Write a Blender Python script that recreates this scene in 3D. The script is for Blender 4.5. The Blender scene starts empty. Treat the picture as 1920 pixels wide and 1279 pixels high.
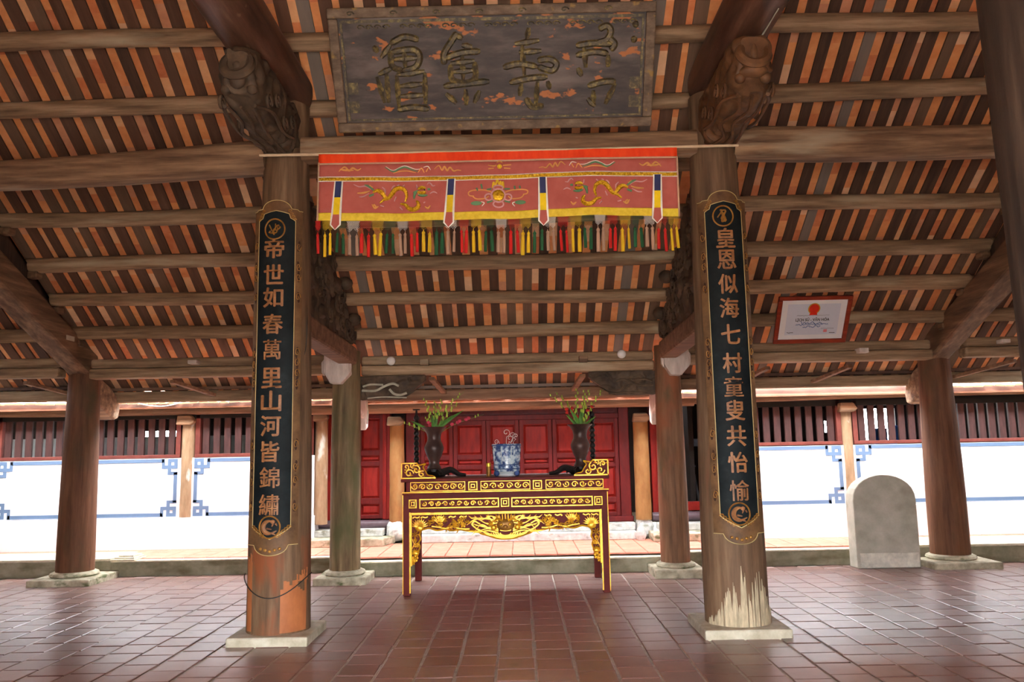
import bpy, math, random
from mathutils import Vector, Matrix, Euler, noise
random.seed(7)
SC = bpy.context.scene
COL = SC.collection

# ------------------------------------------------------------------ camera, sky, exposure
cd = bpy.data.cameras.new('camera'); cam = bpy.data.objects.new('camera', cd); COL.objects.link(cam)
cd.sensor_width = 36.0; cd.sensor_fit = 'HORIZONTAL'; cd.lens = 1500.7 / 1920 * 36.0
cd.clip_start = 0.05; cd.clip_end = 300
cam.location = (0, 0, 1.6)
cam.rotation_euler = (math.radians(97.5456), math.radians(1.0928), math.radians(0.5678))
SC.camera = cam
W = bpy.data.worlds.new('overcast_sky'); SC.world = W; W.use_nodes = True
bg = W.node_tree.nodes['Background']; bg.inputs[0].default_value = (0.93, 0.97, 1.0, 1); bg.inputs[1].default_value = 24.0
SC.view_settings.view_transform = 'Standard'; SC.view_settings.look = 'None'
SC.view_settings.gamma = 1.0; SC.view_settings.use_curve_mapping = False
SC.view_settings.exposure = 0.74
SC.cycles.max_bounces = 14; SC.cycles.diffuse_bounces = 8; SC.cycles.glossy_bounces = 4
SC.cycles.transmission_bounces = 4; SC.cycles.transparent_max_bounces = 12

# ------------------------------------------------------------------ materials
def lin(c):
    return tuple(((x/255)/12.92 if x/255 <= 0.04045 else ((x/255+0.055)/1.055)**2.4) for x in c)
def rgba(c): return (*lin(c), 1)
MATS = {}
def mat(name, stops, scale=(1, 1, 1), nscale=4.0, detail=6.0, rough=0.7, bump=0.25, bdist=0.01, metal=0.0,
        rand=None, stain=None, stain2=None, spec=0.35, alpha=1.0, coat=0.0, distort=0.0, coords='Object', randval=0.0):
    """noise-coloured principled surface. stops: [(pos, rgb)], rand: list of rgb picked per object / island and mixed in"""
    m = bpy.data.materials.new(name); m.use_nodes = True; nt = m.node_tree; N = nt.nodes; L = nt.links
    b = N['Principled BSDF']; MATS[name] = m
    tc = N.new('ShaderNodeTexCoord'); oi = N.new('ShaderNodeObjectInfo')
    add = N.new('ShaderNodeVectorMath'); add.operation = 'MULTIPLY_ADD'
    comb = N.new('ShaderNodeCombineXYZ')
    for i in range(3): L.new(oi.outputs['Random'], comb.inputs[i])
    L.new(comb.outputs[0], add.inputs[0]); add.inputs[1].default_value = (37, 53, 71); L.new(tc.outputs[coords], add.inputs[2])
    mp = N.new('ShaderNodeMapping'); mp.inputs['Scale'].default_value = scale; L.new(add.outputs[0], mp.inputs[0])
    nz = N.new('ShaderNodeTexNoise'); nz.inputs['Scale'].default_value = nscale; nz.inputs['Detail'].default_value = detail
    nz.inputs['Roughness'].default_value = 0.62; nz.inputs['Distortion'].default_value = distort
    L.new(mp.outputs[0], nz.inputs['Vector'])
    cr = N.new('ShaderNodeValToRGB'); L.new(nz.outputs['Fac'], cr.inputs[0])
    els = cr.color_ramp.elements
    while len(els) < len(stops): els.new(0.5)
    for e, (p, c) in zip(els, stops): e.position = p; e.color = rgba(c)
    out = cr.outputs[0]
    def mix(f, a, bb, mode='MIX'):
        mx = N.new('ShaderNodeMix'); mx.data_type = 'RGBA'; mx.blend_type = mode
        if isinstance(f, float): mx.inputs[0].default_value = f
        else: L.new(f, mx.inputs[0])
        L.new(a, mx.inputs[6])
        if isinstance(bb, tuple): mx.inputs[7].default_value = bb
        else: L.new(bb, mx.inputs[7])
        return mx.outputs[2]
    if rand or randval:
        ge = N.new('ShaderNodeNewGeometry'); sm = N.new('ShaderNodeMath'); sm.operation = 'ADD'
        L.new(oi.outputs['Random'], sm.inputs[0]); L.new(ge.outputs['Random Per Island'], sm.inputs[1])
        fr = N.new('ShaderNodeMath'); fr.operation = 'FRACT'; L.new(sm.outputs[0], fr.inputs[0])
        if rand:
            r2 = N.new('ShaderNodeValToRGB'); r2.color_ramp.interpolation = 'CONSTANT'
            e2 = r2.color_ramp.elements
            while len(e2) < len(rand): e2.new(0.5)
            for i, c in enumerate(rand): e2[i].position = i/len(rand); e2[i].color = rgba(c)
            L.new(fr.outputs[0], r2.inputs[0]); out = mix(0.6, out, r2.outputs[0])
        if randval:
            mr = N.new('ShaderNodeMapRange'); mr.inputs[3].default_value = 1-randval; mr.inputs[4].default_value = 1+randval
            m7 = N.new('ShaderNodeMath'); m7.operation = 'MULTIPLY'; m7.inputs[1].default_value = 7.31
            f7 = N.new('ShaderNodeMath'); f7.operation = 'FRACT'
            L.new(fr.outputs[0], m7.inputs[0]); L.new(m7.outputs[0], f7.inputs[0]); L.new(f7.outputs[0], mr.inputs[0])
            cc = N.new('ShaderNodeCombineColor')
            for i in range(3): L.new(mr.outputs[0], cc.inputs[i])
            out = mix(1.0, out, cc.outputs[0], 'MULTIPLY')
    for st in (stain, stain2):
        if st:                          # (rgb, threshold, scale3, softness)
            mp2 = N.new('ShaderNodeMapping'); mp2.inputs['Scale'].default_value = st[2]; L.new(add.outputs[0], mp2.inputs[0])
            n2 = N.new('ShaderNodeTexNoise'); n2.inputs['Scale'].default_value = 1.0; n2.inputs['Detail'].default_value = 5.0
            L.new(mp2.outputs[0], n2.inputs['Vector'])
            mr2 = N.new('ShaderNodeMapRange'); mr2.inputs[1].default_value = st[1]; mr2.inputs[2].default_value = st[1]+st[3]
            L.new(n2.outputs['Fac'], mr2.inputs[0]); out = mix(mr2.outputs[0], out, rgba(st[0]))
    L.new(out, b.inputs['Base Color'])
    b.inputs['Roughness'].default_value = rough; b.inputs['Metallic'].default_value = metal
    b.inputs['Specular IOR Level'].default_value = spec
    if coat: b.inputs['Coat Weight'].default_value = coat; b.inputs['Coat Roughness'].default_value = 0.25
    if alpha < 1: b.inputs['Alpha'].default_value = alpha
    if bump:
        bp = N.new('ShaderNodeBump'); bp.inputs['Strength'].default_value = bump; bp.inputs['Distance'].default_value = bdist
        L.new(nz.outputs['Fac'], bp.inputs['Height']); L.new(bp.outputs[0], b.inputs['Normal'])
    return m
def grain(axis, along=0.6, across=7.0):
    return tuple(along if i == 'xyz'.index(axis) else across for i in range(3))
def wood(name, dark, mid, light, axis, **k):
    k.setdefault('rough', 0.72); k.setdefault('bump', 0.45); k.setdefault('nscale', 2.2)
    return mat(name, [(0.28, dark), (0.5, mid), (0.72, light)], scale=grain(axis), **k)
def plain(name, c, rough=0.6, var=0.12, **k):
    d = tuple(max(0, x*(1-var)) for x in c); l = tuple(min(255, x*(1+var)) for x in c)
    return mat(name, [(0.3, d), (0.7, l)], rough=rough, **k)

M_beam_x = wood('old_timber_x', (80, 57, 41), (129, 99, 74), (172, 136, 103), 'x', stain=((172, 155, 129), 0.56, (0.8, 5, 5), 0.16))
M_beam_y = wood('old_timber_y', (65, 46, 34), (109, 82, 59), (147, 113, 84), 'y', stain=((90, 63, 44), 0.5, (4, 0.8, 4), 0.2))
M_purlin = wood('purlin_timber', (94, 72, 53), (142, 114, 86), (180, 149, 118), 'x', stain=((180, 163, 134), 0.6, (0.7, 4, 4), 0.14), randval=0.12)
M_rafter = mat('rafter_boards', [(0.3, (67, 46, 36)), (0.6, (108, 78, 60)), (0.8, (136, 106, 84))], scale=(7, 0.7, 7), nscale=2.4, rough=0.8, bump=0.35,
               rand=[(84, 54, 41), (106, 71, 54), (73, 52, 43), (119, 93, 73), (91, 60, 45), (65, 45, 37), (138, 127, 117), (99, 69, 54)])
M_tile = mat('clay_roof_tile', [(0.3, (196, 122, 76)), (0.55, (228, 158, 106)), (0.75, (240, 186, 140))], nscale=9, rough=0.85, bump=0.3,
             rand=[(232, 146, 88), (240, 160, 100), (216, 116, 68), (236, 176, 128), (200, 98, 62), (244, 200, 160), (226, 134, 80), (208, 142, 112), (236, 148, 84)])
M_tile_out = plain('roof_tile_outer', (190, 140, 110), 0.8, nscale=6)
M_deck = plain('roof_cover', (120, 80, 60), 0.9)
M_col = wood('column_timber', (74, 53, 37), (107, 81, 58), (134, 106, 80), 'z', stain=((134, 74, 42), 0.6, (3, 3, 0.9), 0.08), stain2=((67, 50, 37), 0.58, (4, 4, 0.6), 0.2))
M_col_r = wood('column_timber_worn', (77, 56, 38), (109, 83, 61), (133, 106, 80), 'z', stain=((120, 74, 53), 0.62, (3, 3, 0.7), 0.1), stain2=((72, 54, 40), 0.58, (4, 4, 0.5), 0.2))
M_col2 = wood('column_timber_green', (81, 65, 43), (121, 100, 71), (152, 129, 95), 'z', stain=((94, 90, 56), 0.52, (3, 3, 1.2), 0.18), stain2=((82, 56, 39), 0.6, (5, 5, 1.4), 0.15))
M_col2r = wood('column_timber_red', (79, 57, 40), (126, 90, 64), (153, 114, 85), 'z', stain=((147, 89, 59), 0.48, (2.5, 2.5, 1.2), 0.16), stain2=((90, 85, 55), 0.6, (4, 4, 1.5), 0.15))
M_colout = wood('column_timber_brown', (75, 45, 27), (105, 66, 43), (122, 84, 58), 'z', stain=((75, 59, 37), 0.55, (3, 3, 1.2), 0.2))
M_dark = wood('dark_timber', (30, 22, 17), (51, 39, 31), (72, 56, 45), 'z', rough=0.55)
M_tie = mat('lacquered_beam', [(0.3, (53, 31, 24)), (0.6, (101, 68, 53)), (0.8, (134, 103, 81))], scale=(6, 0.8, 6), nscale=1.8, rough=0.42, bump=0.3, stain=((154, 130, 101), 0.66, (6, 3, 6), 0.1))
M_carve = mat('carved_dark_wood', [(0.25, (44, 34, 27)), (0.55, (84, 66, 50)), (0.8, (118, 94, 70))], nscale=5, rough=0.7, bump=0.5)
M_carve_b = mat('carved_brown_wood', [(0.25, (58, 38, 26)), (0.55, (104, 70, 44)), (0.8, (140, 96, 60))], nscale=6, rough=0.6, bump=0.5)
M_pale = mat('pale_bare_wood', [(0.3, (188, 170, 158)), (0.7, (222, 206, 194))], scale=(3, 3, 1), nscale=6, rough=0.85, bump=0.3)
M_relief = plain('pale_relief_wood', (172, 164, 144), 0.8, nscale=8)
M_eave = wood('eave_timber', (92, 64, 46), (126, 92, 68), (152, 116, 90), 'x')
M_stone = mat('plinth_stone', [(0.3, (132, 124, 103)), (0.6, (193, 183, 158)), (0.8, (223, 214, 193))], nscale=7, rough=0.85, bump=0.4, stain=((97, 103, 69), 0.57, (5, 5, 9), 0.1))
M_stone_w = mat('pale_plinth_stone', [(0.3, (167, 158, 134)), (0.6, (199, 192, 171)), (0.8, (213, 208, 192))], nscale=8, rough=0.85, bump=0.4)
M_stele = mat('stele_stone', [(0.3, (161, 156, 139)), (0.6, (186, 179, 164)), (0.8, (204, 199, 186))], nscale=4, rough=0.8, bump=0.2, stain=((149, 141, 123), 0.6, (3, 3, 3), 0.2))
M_mortar = mat('floor_mortar', [(0.3, (150, 138, 128)), (0.7, (190, 178, 166))], nscale=14, rough=0.7, bump=0.3)
M_brick = mat('floor_brick', [(0.3, (112, 82, 74)), (0.55, (136, 102, 93)), (0.8, (156, 124, 114))], nscale=7, rough=0.34, bump=0.12, bdist=0.003, spec=1.0,
              rand=[(134, 96, 86), (124, 86, 77), (140, 103, 92), (130, 100, 91), (116, 82, 74), (138, 108, 100)], stain=((86, 66, 58), 0.64, (3, 3, 3), 0.12))
M_tbrick = mat('terrace_tile', [(0.3, (206, 124, 102)), (0.7, (226, 146, 124))], nscale=6, rough=0.7, bump=0.1, randval=0.05)
M_kerb = mat('kerb_concrete', [(0.3, (109, 106, 82)), (0.55, (144, 138, 116)), (0.8, (170, 164, 144))], nscale=3.5, rough=0.9, bump=0.35, stain=((99, 89, 63), 0.52, (2, 4, 8), 0.2))
M_kerbtop = plain('kerb_edge', (206, 196, 172), 0.85, nscale=12)
M_white = plain('white_plaster', (238, 240, 244), 0.8, 0.02, bump=0.05)
M_blue = plain('blue_paint', (98, 120, 150), 0.7, 0.04, bump=0.05)
M_slat = mat('slat_paint', [(0.3, (54, 32, 30)), (0.7, (80, 48, 45))], scale=(5, 5, 1), nscale=4, rough=0.6, bump=0.1)
M_slatframe = mat('slat_frame_paint', [(0.3, (95, 42, 36)), (0.7, (124, 61, 51))], nscale=5, rough=0.55, bump=0.1)
M_red = mat('red_door_lacquer', [(0.3, (109, 20, 17)), (0.55, (134, 29, 22)), (0.8, (149, 40, 29))], scale=(5, 5, 1), nscale=3, rough=0.5, bump=0.1, spec=0.2)
M_red_dk = mat('red_frame_lacquer', [(0.3, (79, 17, 18)), (0.7, (106, 26, 24))], scale=(4, 4, 1), nscale=3, rough=0.5, bump=0.1, spec=0.2)
M_sill = plain('sill_stone', (92, 74, 80), 0.35, nscale=6)
M_ochre = mat('ochre_column', [(0.3, (124, 79, 38)), (0.6, (152, 108, 62)), (0.85, (162, 132, 91))], scale=(2, 2, 0.8), nscale=3, rough=0.75, bump=0.15, stain=((124, 110, 73), 0.6, (3, 3, 2), 0.2))
M_palecol = mat('pale_column', [(0.3, (131, 102, 75)), (0.6, (161, 131, 102)), (0.85, (182, 162, 138))], scale=(4, 4, 1), nscale=3, rough=0.8, bump=0.2, stain=((187, 180, 169), 0.6, (6, 6, 3), 0.1))
M_step = mat('step_stone', [(0.3, (160, 158, 154)), (0.6, (200, 198, 192)), (0.8, (228, 226, 222))], nscale=9, rough=0.85, bump=0.5, stain=((118, 116, 98), 0.58, (5, 5, 9), 0.12))
M_corr = plain('corridor_plaster', (157, 157, 154), 0.9, 0.06)
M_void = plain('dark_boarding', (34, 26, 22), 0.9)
M_ground = plain('courtyard_paving', (178, 168, 156), 0.9)
M_maroon = mat('maroon_lacquer', [(0.3, (82, 24, 20)), (0.7, (108, 36, 30))], nscale=4, rough=0.55, bump=0.06, spec=0.15)
M_gold = mat('gold_paint', [(0.3, (196, 132, 18)), (0.55, (236, 176, 34)), (0.8, (252, 206, 70))], nscale=14, rough=0.34, bump=0.25, metal=0.35, spec=0.5)
M_gold_dk = mat('old_gold', [(0.3, (120, 78, 26)), (0.7, (172, 122, 50))], nscale=12, rough=0.45, bump=0.25, metal=0.3)
M_bwood = mat('board_border_wood', [(0.3, (73, 49, 29)), (0.55, (109, 78, 48)), (0.8, (134, 102, 65))], nscale=6, rough=0.6, bump=0.3)
M_bhole_shade = plain('border_hole_shade', (58, 34, 24), 0.8)
M_black = mat('black_lacquer', [(0.3, (14, 18, 20)), (0.6, (26, 32, 34)), (0.85, (44, 52, 54))], nscale=5, rough=0.6, bump=0.06, spec=0.12)
M_char = mat('character_gilt', [(0.3, (112, 72, 42)), (0.6, (160, 108, 66)), (0.85, (190, 146, 100))], nscale=16, rough=0.5, bump=0.2)
M_line = plain('gilt_line', (196, 172, 116), 0.45, metal=0.2)
M_panel = mat('faded_lacquer_panel', [(0.25, (38, 30, 30)), (0.5, (66, 54, 50)), (0.75, (98, 84, 78))], scale=(1, 4, 4), nscale=3, rough=0.55, bump=0.3,
              stain=((128, 112, 104), 0.55, (1.2, 3, 3), 0.25), stain2=((172, 100, 48), 0.61, (5, 9, 9), 0.03))
M_pframe = mat('faded_panel_frame', [(0.25, (74, 58, 46)), (0.5, (108, 88, 70)), (0.75, (140, 118, 96))], scale=(2, 4, 4), nscale=4, rough=0.65, bump=0.4, stain=((150, 118, 66), 0.62, (9, 9, 9), 0.06))
M_pchar = mat('faded_gilt', [(0.32, (52, 44, 38)), (0.5, (88, 76, 52)), (0.68, (150, 130, 74))], nscale=22, rough=0.5, bump=0.4)
M_cloth = mat('salmon_cloth', [(0.3, (172, 84, 74)), (0.7, (188, 100, 88))], scale=(3, 3, 3), nscale=2, rough=0.8, bump=0.1)
M_vermil = mat('vermilion_satin', [(0.3, (226, 52, 16)), (0.7, (246, 80, 30))], scale=(5, 5, 2), nscale=3, rough=0.45, bump=0.2)
M_yellow = mat('yellow_brocade', [(0.3, (214, 178, 34)), (0.6, (236, 206, 60)), (0.8, (232, 190, 90))], nscale=22, rough=0.55, bump=0.2)
M_beige = plain('beige_trim', (196, 158, 130), 0.8)
M_whitethread = plain('white_thread', (236, 226, 216), 0.8)
M_navy = plain('navy_satin', (50, 58, 96), 0.4, nscale=8)
M_ysatin = plain('yellow_satin', (232, 196, 24), 0.4, nscale=6)
M_tred = plain('red_silk', (196, 30, 26), 0.6, 0.2, scale=(40, 40, 1)); M_tyel = plain('yellow_silk', (226, 178, 30), 0.6, 0.2, scale=(40, 40, 1))
M_tgreen = plain('green_silk', (30, 84, 50), 0.6, 0.2, scale=(40, 40, 1)); M_tbeige = plain('beige_silk', (168, 134, 112), 0.6, 0.2, scale=(40, 40, 1))
M_thr_g = plain('green_thread', (96, 134, 96), 0.8); M_thr_p = plain('pink_thread', (204, 150, 150), 0.8); M_thr_o = plain('orange_thread', (216, 152, 84), 0.8)
M_sequin = mat('gold_sequins', [(0.3, (150, 104, 14)), (0.5, (216, 168, 24)), (0.7, (255, 226, 80))], nscale=60, rough=0.28, bump=0.5, metal=0.6)
M_frame = mat('certificate_frame_wood', [(0.3, (116, 36, 18)), (0.7, (152, 56, 30))], scale=(1, 6, 6), nscale=4, rough=0.4, bump=0.1)
M_paper = plain('certificate_paper', (226, 220, 218), 0.5, 0.015, bump=0); M_paperin = plain('certificate_field', (204, 204, 214), 0.5, 0.015, bump=0)
M_ink = plain('brown_ink', (62, 52, 40), 0.7, bump=0); M_inkb = plain('blue_ink', (92, 110, 160), 0.7, bump=0); M_inkr = plain('red_ink', (204, 120, 124), 0.7, bump=0)
M_emb = plain('emblem_red', (222, 44, 20), 0.5, bump=0); M_embg = plain('emblem_gold', (196, 150, 40), 0.5, bump=0); M_inkg = plain('grey_ink', (150, 148, 156), 0.7, bump=0)
M_glass = plain('white_glass', (236, 228, 222), 0.25, 0.02, bump=0)
M_vase = mat('bronze_vase', [(0.3, (52, 36, 32)), (0.7, (92, 66, 58))], nscale=5, rough=0.4, bump=0.1, metal=0.2)
M_blk = plain('black_wood', (26, 22, 20), 0.4, 0.3)
M_leaf = plain('leaf_green', (74, 118, 44), 0.55, 0.25, nscale=12); M_stem = plain('stem_green', (104, 118, 56), 0.6, 0.2)
M_bud = plain('bud_green', (158, 180, 64), 0.6, 0.15); M_petal = plain('petal_pink', (206, 62, 84), 0.6, 0.2)
M_petr = plain('petal_red', (186, 36, 30), 0.6, 0.2)
M_porc = mat('blue_white_porcelain', [(0.42, (196, 208, 214)), (0.5, (120, 142, 172)), (0.56, (52, 72, 118))], nscale=15, rough=0.22, bump=0.03, detail=4, spec=0.5)
M_porcw = plain('porcelain_white', (206, 216, 216), 0.22, 0.04, bump=0); M_porcb = plain('porcelain_blue', (58, 76, 120), 0.25, 0.2, bump=0)
M_ash = plain('incense_ash', (206, 196, 186), 0.9)
M_grey = plain('grey_metal', (150, 156, 170), 0.5); M_cable = plain('dark_cable', (40, 34, 30), 0.6); M_wcable = plain('white_cable', (228, 230, 234), 0.5)
M_rod = plain('bamboo_rod', (206, 178, 146), 0.6); M_brass = plain('brass_cap', (220, 180, 60), 0.35, metal=0.6); M_blueobj = plain('blue_plastic', (30, 92, 176), 0.4)

# ------------------------------------------------------------------ mesh builder
class MB:
    def __init__(s): s.v = []; s.f = []
    def add(s, vs, fs):
        o = len(s.v); s.v += [tuple(p) for p in vs]; s.f += [tuple(i+o for i in f) for f in fs]; return s
    def hexa(s, p):        # 8 pts: bottom 4 ccw, top 4 ccw
        return s.add(p, [(3, 2, 1, 0), (4, 5, 6, 7), (0, 1, 5, 4), (1, 2, 6, 5), (2, 3, 7, 6), (3, 0, 4, 7)])
    def box(s, x0, x1, y0, y1, z0, z1):
        return s.hexa([(x0, y0, z0), (x1, y0, z0), (x1, y1, z0), (x0, y1, z0), (x0, y0, z1), (x1, y0, z1), (x1, y1, z1), (x0, y1, z1)])
    def bar(s, p0, p1, w, h, up=(0, 0, 1), w1=None, h1=None):   # rectangular beam between two points
        p0 = Vector(p0); p1 = Vector(p1); d = (p1-p0).normalized(); x = d.cross(Vector(up)).normalized(); u = x.cross(d)
        w1 = w if w1 is None else w1; h1 = h if h1 is None else h1
        a = [p0-x*w/2-u*h/2, p0+x*w/2-u*h/2, p1+x*w1/2-u*h1/2, p1-x*w1/2-u*h1/2]
        b = [p0-x*w/2+u*h/2, p0+x*w/2+u*h/2, p1+x*w1/2+u*h1/2, p1-x*w1/2+u*h1/2]
        return s.hexa(a+b)
    def tube(s, pts, r, n=6, caps=True, flat=None):
        pts = [Vector(p) for p in pts]; m = len(pts); rs = r if isinstance(r, (list, tuple)) else [r]*m
        vs = []; fs = []; pn = None
        for i, p in enumerate(pts):
            t = (pts[min(i+1, m-1)]-pts[max(i-1, 0)])
            t = t.normalized() if t.length > 1e-9 else Vector((0, 0, 1))
            if pn is None:
                a = Vector((0, 1, 0)) if abs(t.y) < 0.9 else Vector((1, 0, 0))
                if flat: a = Vector(flat)
                pn = (a-t*a.dot(t)).normalized()
            else:
                if flat: pn = Vector(flat)
                pn = (pn-t*pn.dot(t)); pn = pn.normalized() if pn.length > 1e-6 else t.orthogonal().normalized()
            bn = t.cross(pn); fl = 0.5 if flat else 1.0
            for k in range(n):
                a = 2*math.pi*k/n; vs.append(p+pn*(math.cos(a)*rs[i]*fl)+bn*(math.sin(a)*rs[i]))
        for i in range(m-1):
            for k in range(n):
                k2 = (k+1) % n; fs.append((i*n+k, i*n+k2, (i+1)*n+k2, (i+1)*n+k))
        if caps: fs.append(tuple(range(n-1, -1, -1))); fs.append(tuple((m-1)*n+k for k in range(n)))
        return s.add(vs, fs)
    def lathe(s, prof, c=(0, 0, 0), n=24, caps=True):      # prof [(r, z)] bottom to top
        vs = []; fs = []; m = len(prof)
        for r, z in prof:
            for k in range(n):
                a = 2*math.pi*k/n; vs.append((c[0]+r*math.cos(a), c[1]+r*math.sin(a), c[2]+z))
        for i in range(m-1):
            for k in range(n):
                k2 = (k+1) % n; fs.append((i*n+k, i*n+k2, (i+1)*n+k2, (i+1)*n+k))
        if caps: fs.append(tuple(range(n-1, -1, -1))); fs.append(tuple((m-1)*n+k for k in range(n)))
        return s.add(vs, fs)
    def prism(s, poly, o, u, v, w):      # poly 2D in plane o+u*a+v*b, extruded by vector w
        o = Vector(o); u = Vector(u); v = Vector(v); w = Vector(w); n = len(poly)
        vs = [o+u*a+v*b for a, b in poly]+[o+u*a+v*b+w for a, b in poly]
        fs = [tuple(range(n-1, -1, -1)), tuple(range(n, 2*n))]+[(i, (i+1) % n, n+(i+1) % n, n+i) for i in range(n)]
        return s.add(vs, fs)
    def ball(s, c, r, nu=10, nv=6, M=None):
        r = (r, r, r) if not isinstance(r, (tuple, list)) else r; vs = []; fs = []; c = Vector(c)
        for j in range(nv+1):
            th = math.pi*j/nv
            for k in range(nu):
                a = 2*math.pi*k/nu; q = Vector((r[0]*math.sin(th)*math.cos(a), r[1]*math.sin(th)*math.sin(a), -r[2]*math.cos(th)))
                vs.append(c+(M @ q if M else q))
        for j in range(nv):
            for k in range(nu): fs.append((j*nu+k, j*nu+(k+1) % nu, (j+1)*nu+(k+1) % nu, (j+1)*nu+k))
        return s.add(vs, fs)
    def ring(s, c, R, r, ax=(0, 1, 0), n=28, m=6):
        c = Vector(c); a = Vector(ax).normalized(); x = a.orthogonal().normalized(); y = a.cross(x); vs = []; fs = []
        for i in range(n):
            t = 2*math.pi*i/n; d = x*math.cos(t)+y*math.sin(t)
            for k in range(m):
                q = 2*math.pi*k/m; vs.append(c+d*(R+r*math.cos(q))+a*(r*math.sin(q)))
        for i in range(n):
            for k in range(m):
                i2 = (i+1) % n; k2 = (k+1) % m; fs.append((i*m+k, i2*m+k, i2*m+k2, i*m+k2))
        return s.add(vs, fs)
    def grid(s, fn, nu, nv, close_u=False):
        vs = [fn(i/(nu if close_u else nu-1), j/(nv-1)) for j in range(nv) for i in range(nu)]; fs = []
        for j in range(nv-1):
            for i in range(nu if close_u else nu-1):
                i2 = (i+1) % nu; fs.append((j*nu+i, j*nu+i2, (j+1)*nu+i2, (j+1)*nu+i))
        return s.add(vs, fs)
    def mesh(s, name, m, smooth=False, origin=None):
        me = bpy.data.meshes.new(name)
        if origin is None:
            xs, ys, zs = zip(*s.v); origin = Vector(((min(xs)+max(xs))/2, (min(ys)+max(ys))/2, min(zs)))
        o = Vector(origin)
        me.from_pydata([(p[0]-o.x, p[1]-o.y, p[2]-o.z) for p in s.v], [], s.f)
        me.validate(); me.update(); me.materials.append(m)
        if smooth:
            me.polygons.foreach_set('use_smooth', [True]*len(me.polygons))
            try: me.set_sharp_from_angle(angle=math.radians(42))
            except Exception: pass
        return me, o
    def build(s, name, m, parent=None, smooth=False, bevel=0, origin=None):
        me, o = s.mesh(name, m, smooth, origin)
        ob = bpy.data.objects.new(name, me); COL.objects.link(ob); place(ob, o, parent)
        if bevel:
            bm = ob.modifiers.new('bevel', 'BEVEL'); bm.width = bevel; bm.segments = 2; bm.limit_method = 'ANGLE'
        return ob
WL = {}
def place(ob, o, parent=None):
    o = Vector(o); WL[ob.name] = o
    if parent: ob.parent = parent; ob.location = o-WL[parent.name]
    else: ob.location = o
def tag(ob, label=None, cat=None, group=None, kind=None):
    if label: ob['label'] = label
    if cat: ob['category'] = cat
    if group: ob['group'] = group
    if kind: ob['kind'] = kind
    return ob
def thing(name, loc, label=None, cat=None, group=None, kind=None):
    ob = bpy.data.objects.new(name, None); ob.empty_display_size = 0.1; COL.objects.link(ob); place(ob, loc)
    return tag(ob, label, cat, group, kind)
def inst(name, me, loc, parent=None, rot=None, mtx=None):
    ob = bpy.data.objects.new(name, me); COL.objects.link(ob); place(ob, loc, parent)
    if rot: ob.rotation_euler = rot
    return ob
def spiral(c, R, turns, a0, sgn=1, n=18, y=0.0, k=0.15):      # in the XZ plane, outside in
    out = []
    for i in range(n):
        t = i/(n-1); r = R*(1-t*(1-k)); a = a0+sgn*turns*2*math.pi*t
        out.append((c[0]+r*math.cos(a), y, c[1]+r*math.sin(a)))
    return out
def catmull(P, n=6):
    P = [Vector(p) for p in P]; Q = [P[0]*2-P[1]]+P+[P[-1]*2-P[-2]]; out = []
    for i in range(1, len(Q)-2):
        a, b, c, d = Q[i-1:i+3]
        for k in range(n):
            t = k/n; out.append(0.5*((2*b)+(c-a)*t+(2*a-5*b+4*c-d)*t*t+(3*b-a-3*c+d)*t**3))
    return out+[P[-1]]

# ------------------------------------------------------------------ the hall's roof
SL = 0.7; ANG = math.atan(SL)
def lift(x): return 0.0 if -2.2 < x < 1.9 else 0.07
def roof(Y, x=0.0): return 5.2-SL*(Y-7.2)+lift(x)
ceiling = thing('ceiling', (0, 7, 2.4), kind='structure')
# purlins: one timber per bay and row
rowsY = [6.32, 6.88, 7.44, 8.03, 8.56, 9.1, 9.58, 10.07]
bays = [(-8.6, -5.72), (-5.715, -2.16), (-2.155, 1.878), (1.882, 5.48), (5.485, 8.6)]
for Y in rowsY:
    for x0, x1 in bays:
        xm = (x0+x1)/2; n = 9; pts = []; rs = []
        ph = random.uniform(0, 6); r0 = random.uniform(0.078, 0.09)
        for i in range(n):
            t = i/(n-1); x = x0+(x1-x0)*t
            pts.append((x, Y+0.012*math.sin(ph+t*4), roof(Y, xm)-0.125+0.012*math.sin(ph*2+t*5))); rs.append(r0*(1+0.06*math.sin(ph+t*3)))
        MB().tube(pts, rs, 10).build('purlin', M_purlin, ceiling, smooth=True)
# rafter boards
PITCH = 0.2
rng = random.Random(3)
y_hi, y_lo = 5.3, 11.17
slope_len = (y_lo-y_hi)/math.cos(ANG)
raft_meshes = []
for k in range(4):
    w = 0.104+0.007*k; mb = MB()
    nseg = 8
    for i in range(nseg):
        pass
    jit = [rng.uniform(-0.006, 0.006) for _ in range(nseg+1)]
    vs = []; fs = []
    for i in range(nseg+1):
        y = -slope_len/2+slope_len*i/nseg; j = jit[i]
        vs += [(-w/2+j, y, 0), (w/2+j, y, 0), (w/2+j, y, 0.022), (-w/2+j, y, 0.022)]
    for i in range(nseg):
        a = i*4; b = a+4
        fs += [(a, b, b+1, a+1), (a+1, b+1, b+2, a+2), (a+2, b+2, b+3, a+3), (a+3, b+3, b, a)]
    fs += [(0, 1, 2, 3), (nseg*4+3, nseg*4+2, nseg*4+1, nseg*4)]
    mb.add(vs, fs); raft_meshes.append(mb.mesh('rafter', M_rafter, origin=(0, 0, 0))[0])
ym = (y_hi+y_lo)/2
x = -8.5; gaps = []
prev = None
while x < 8.5:
    o = inst('rafter', raft_meshes[rng.randrange(4)], (x, ym, roof(ym, x)-0.035), ceiling, rot=(-ANG, 0, rng.uniform(-0.003, 0.003)))
    if prev is not None: gaps.append((prev+x)/2)
    prev = x; x += PITCH+rng.uniform(-0.012, 0.012)
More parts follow.
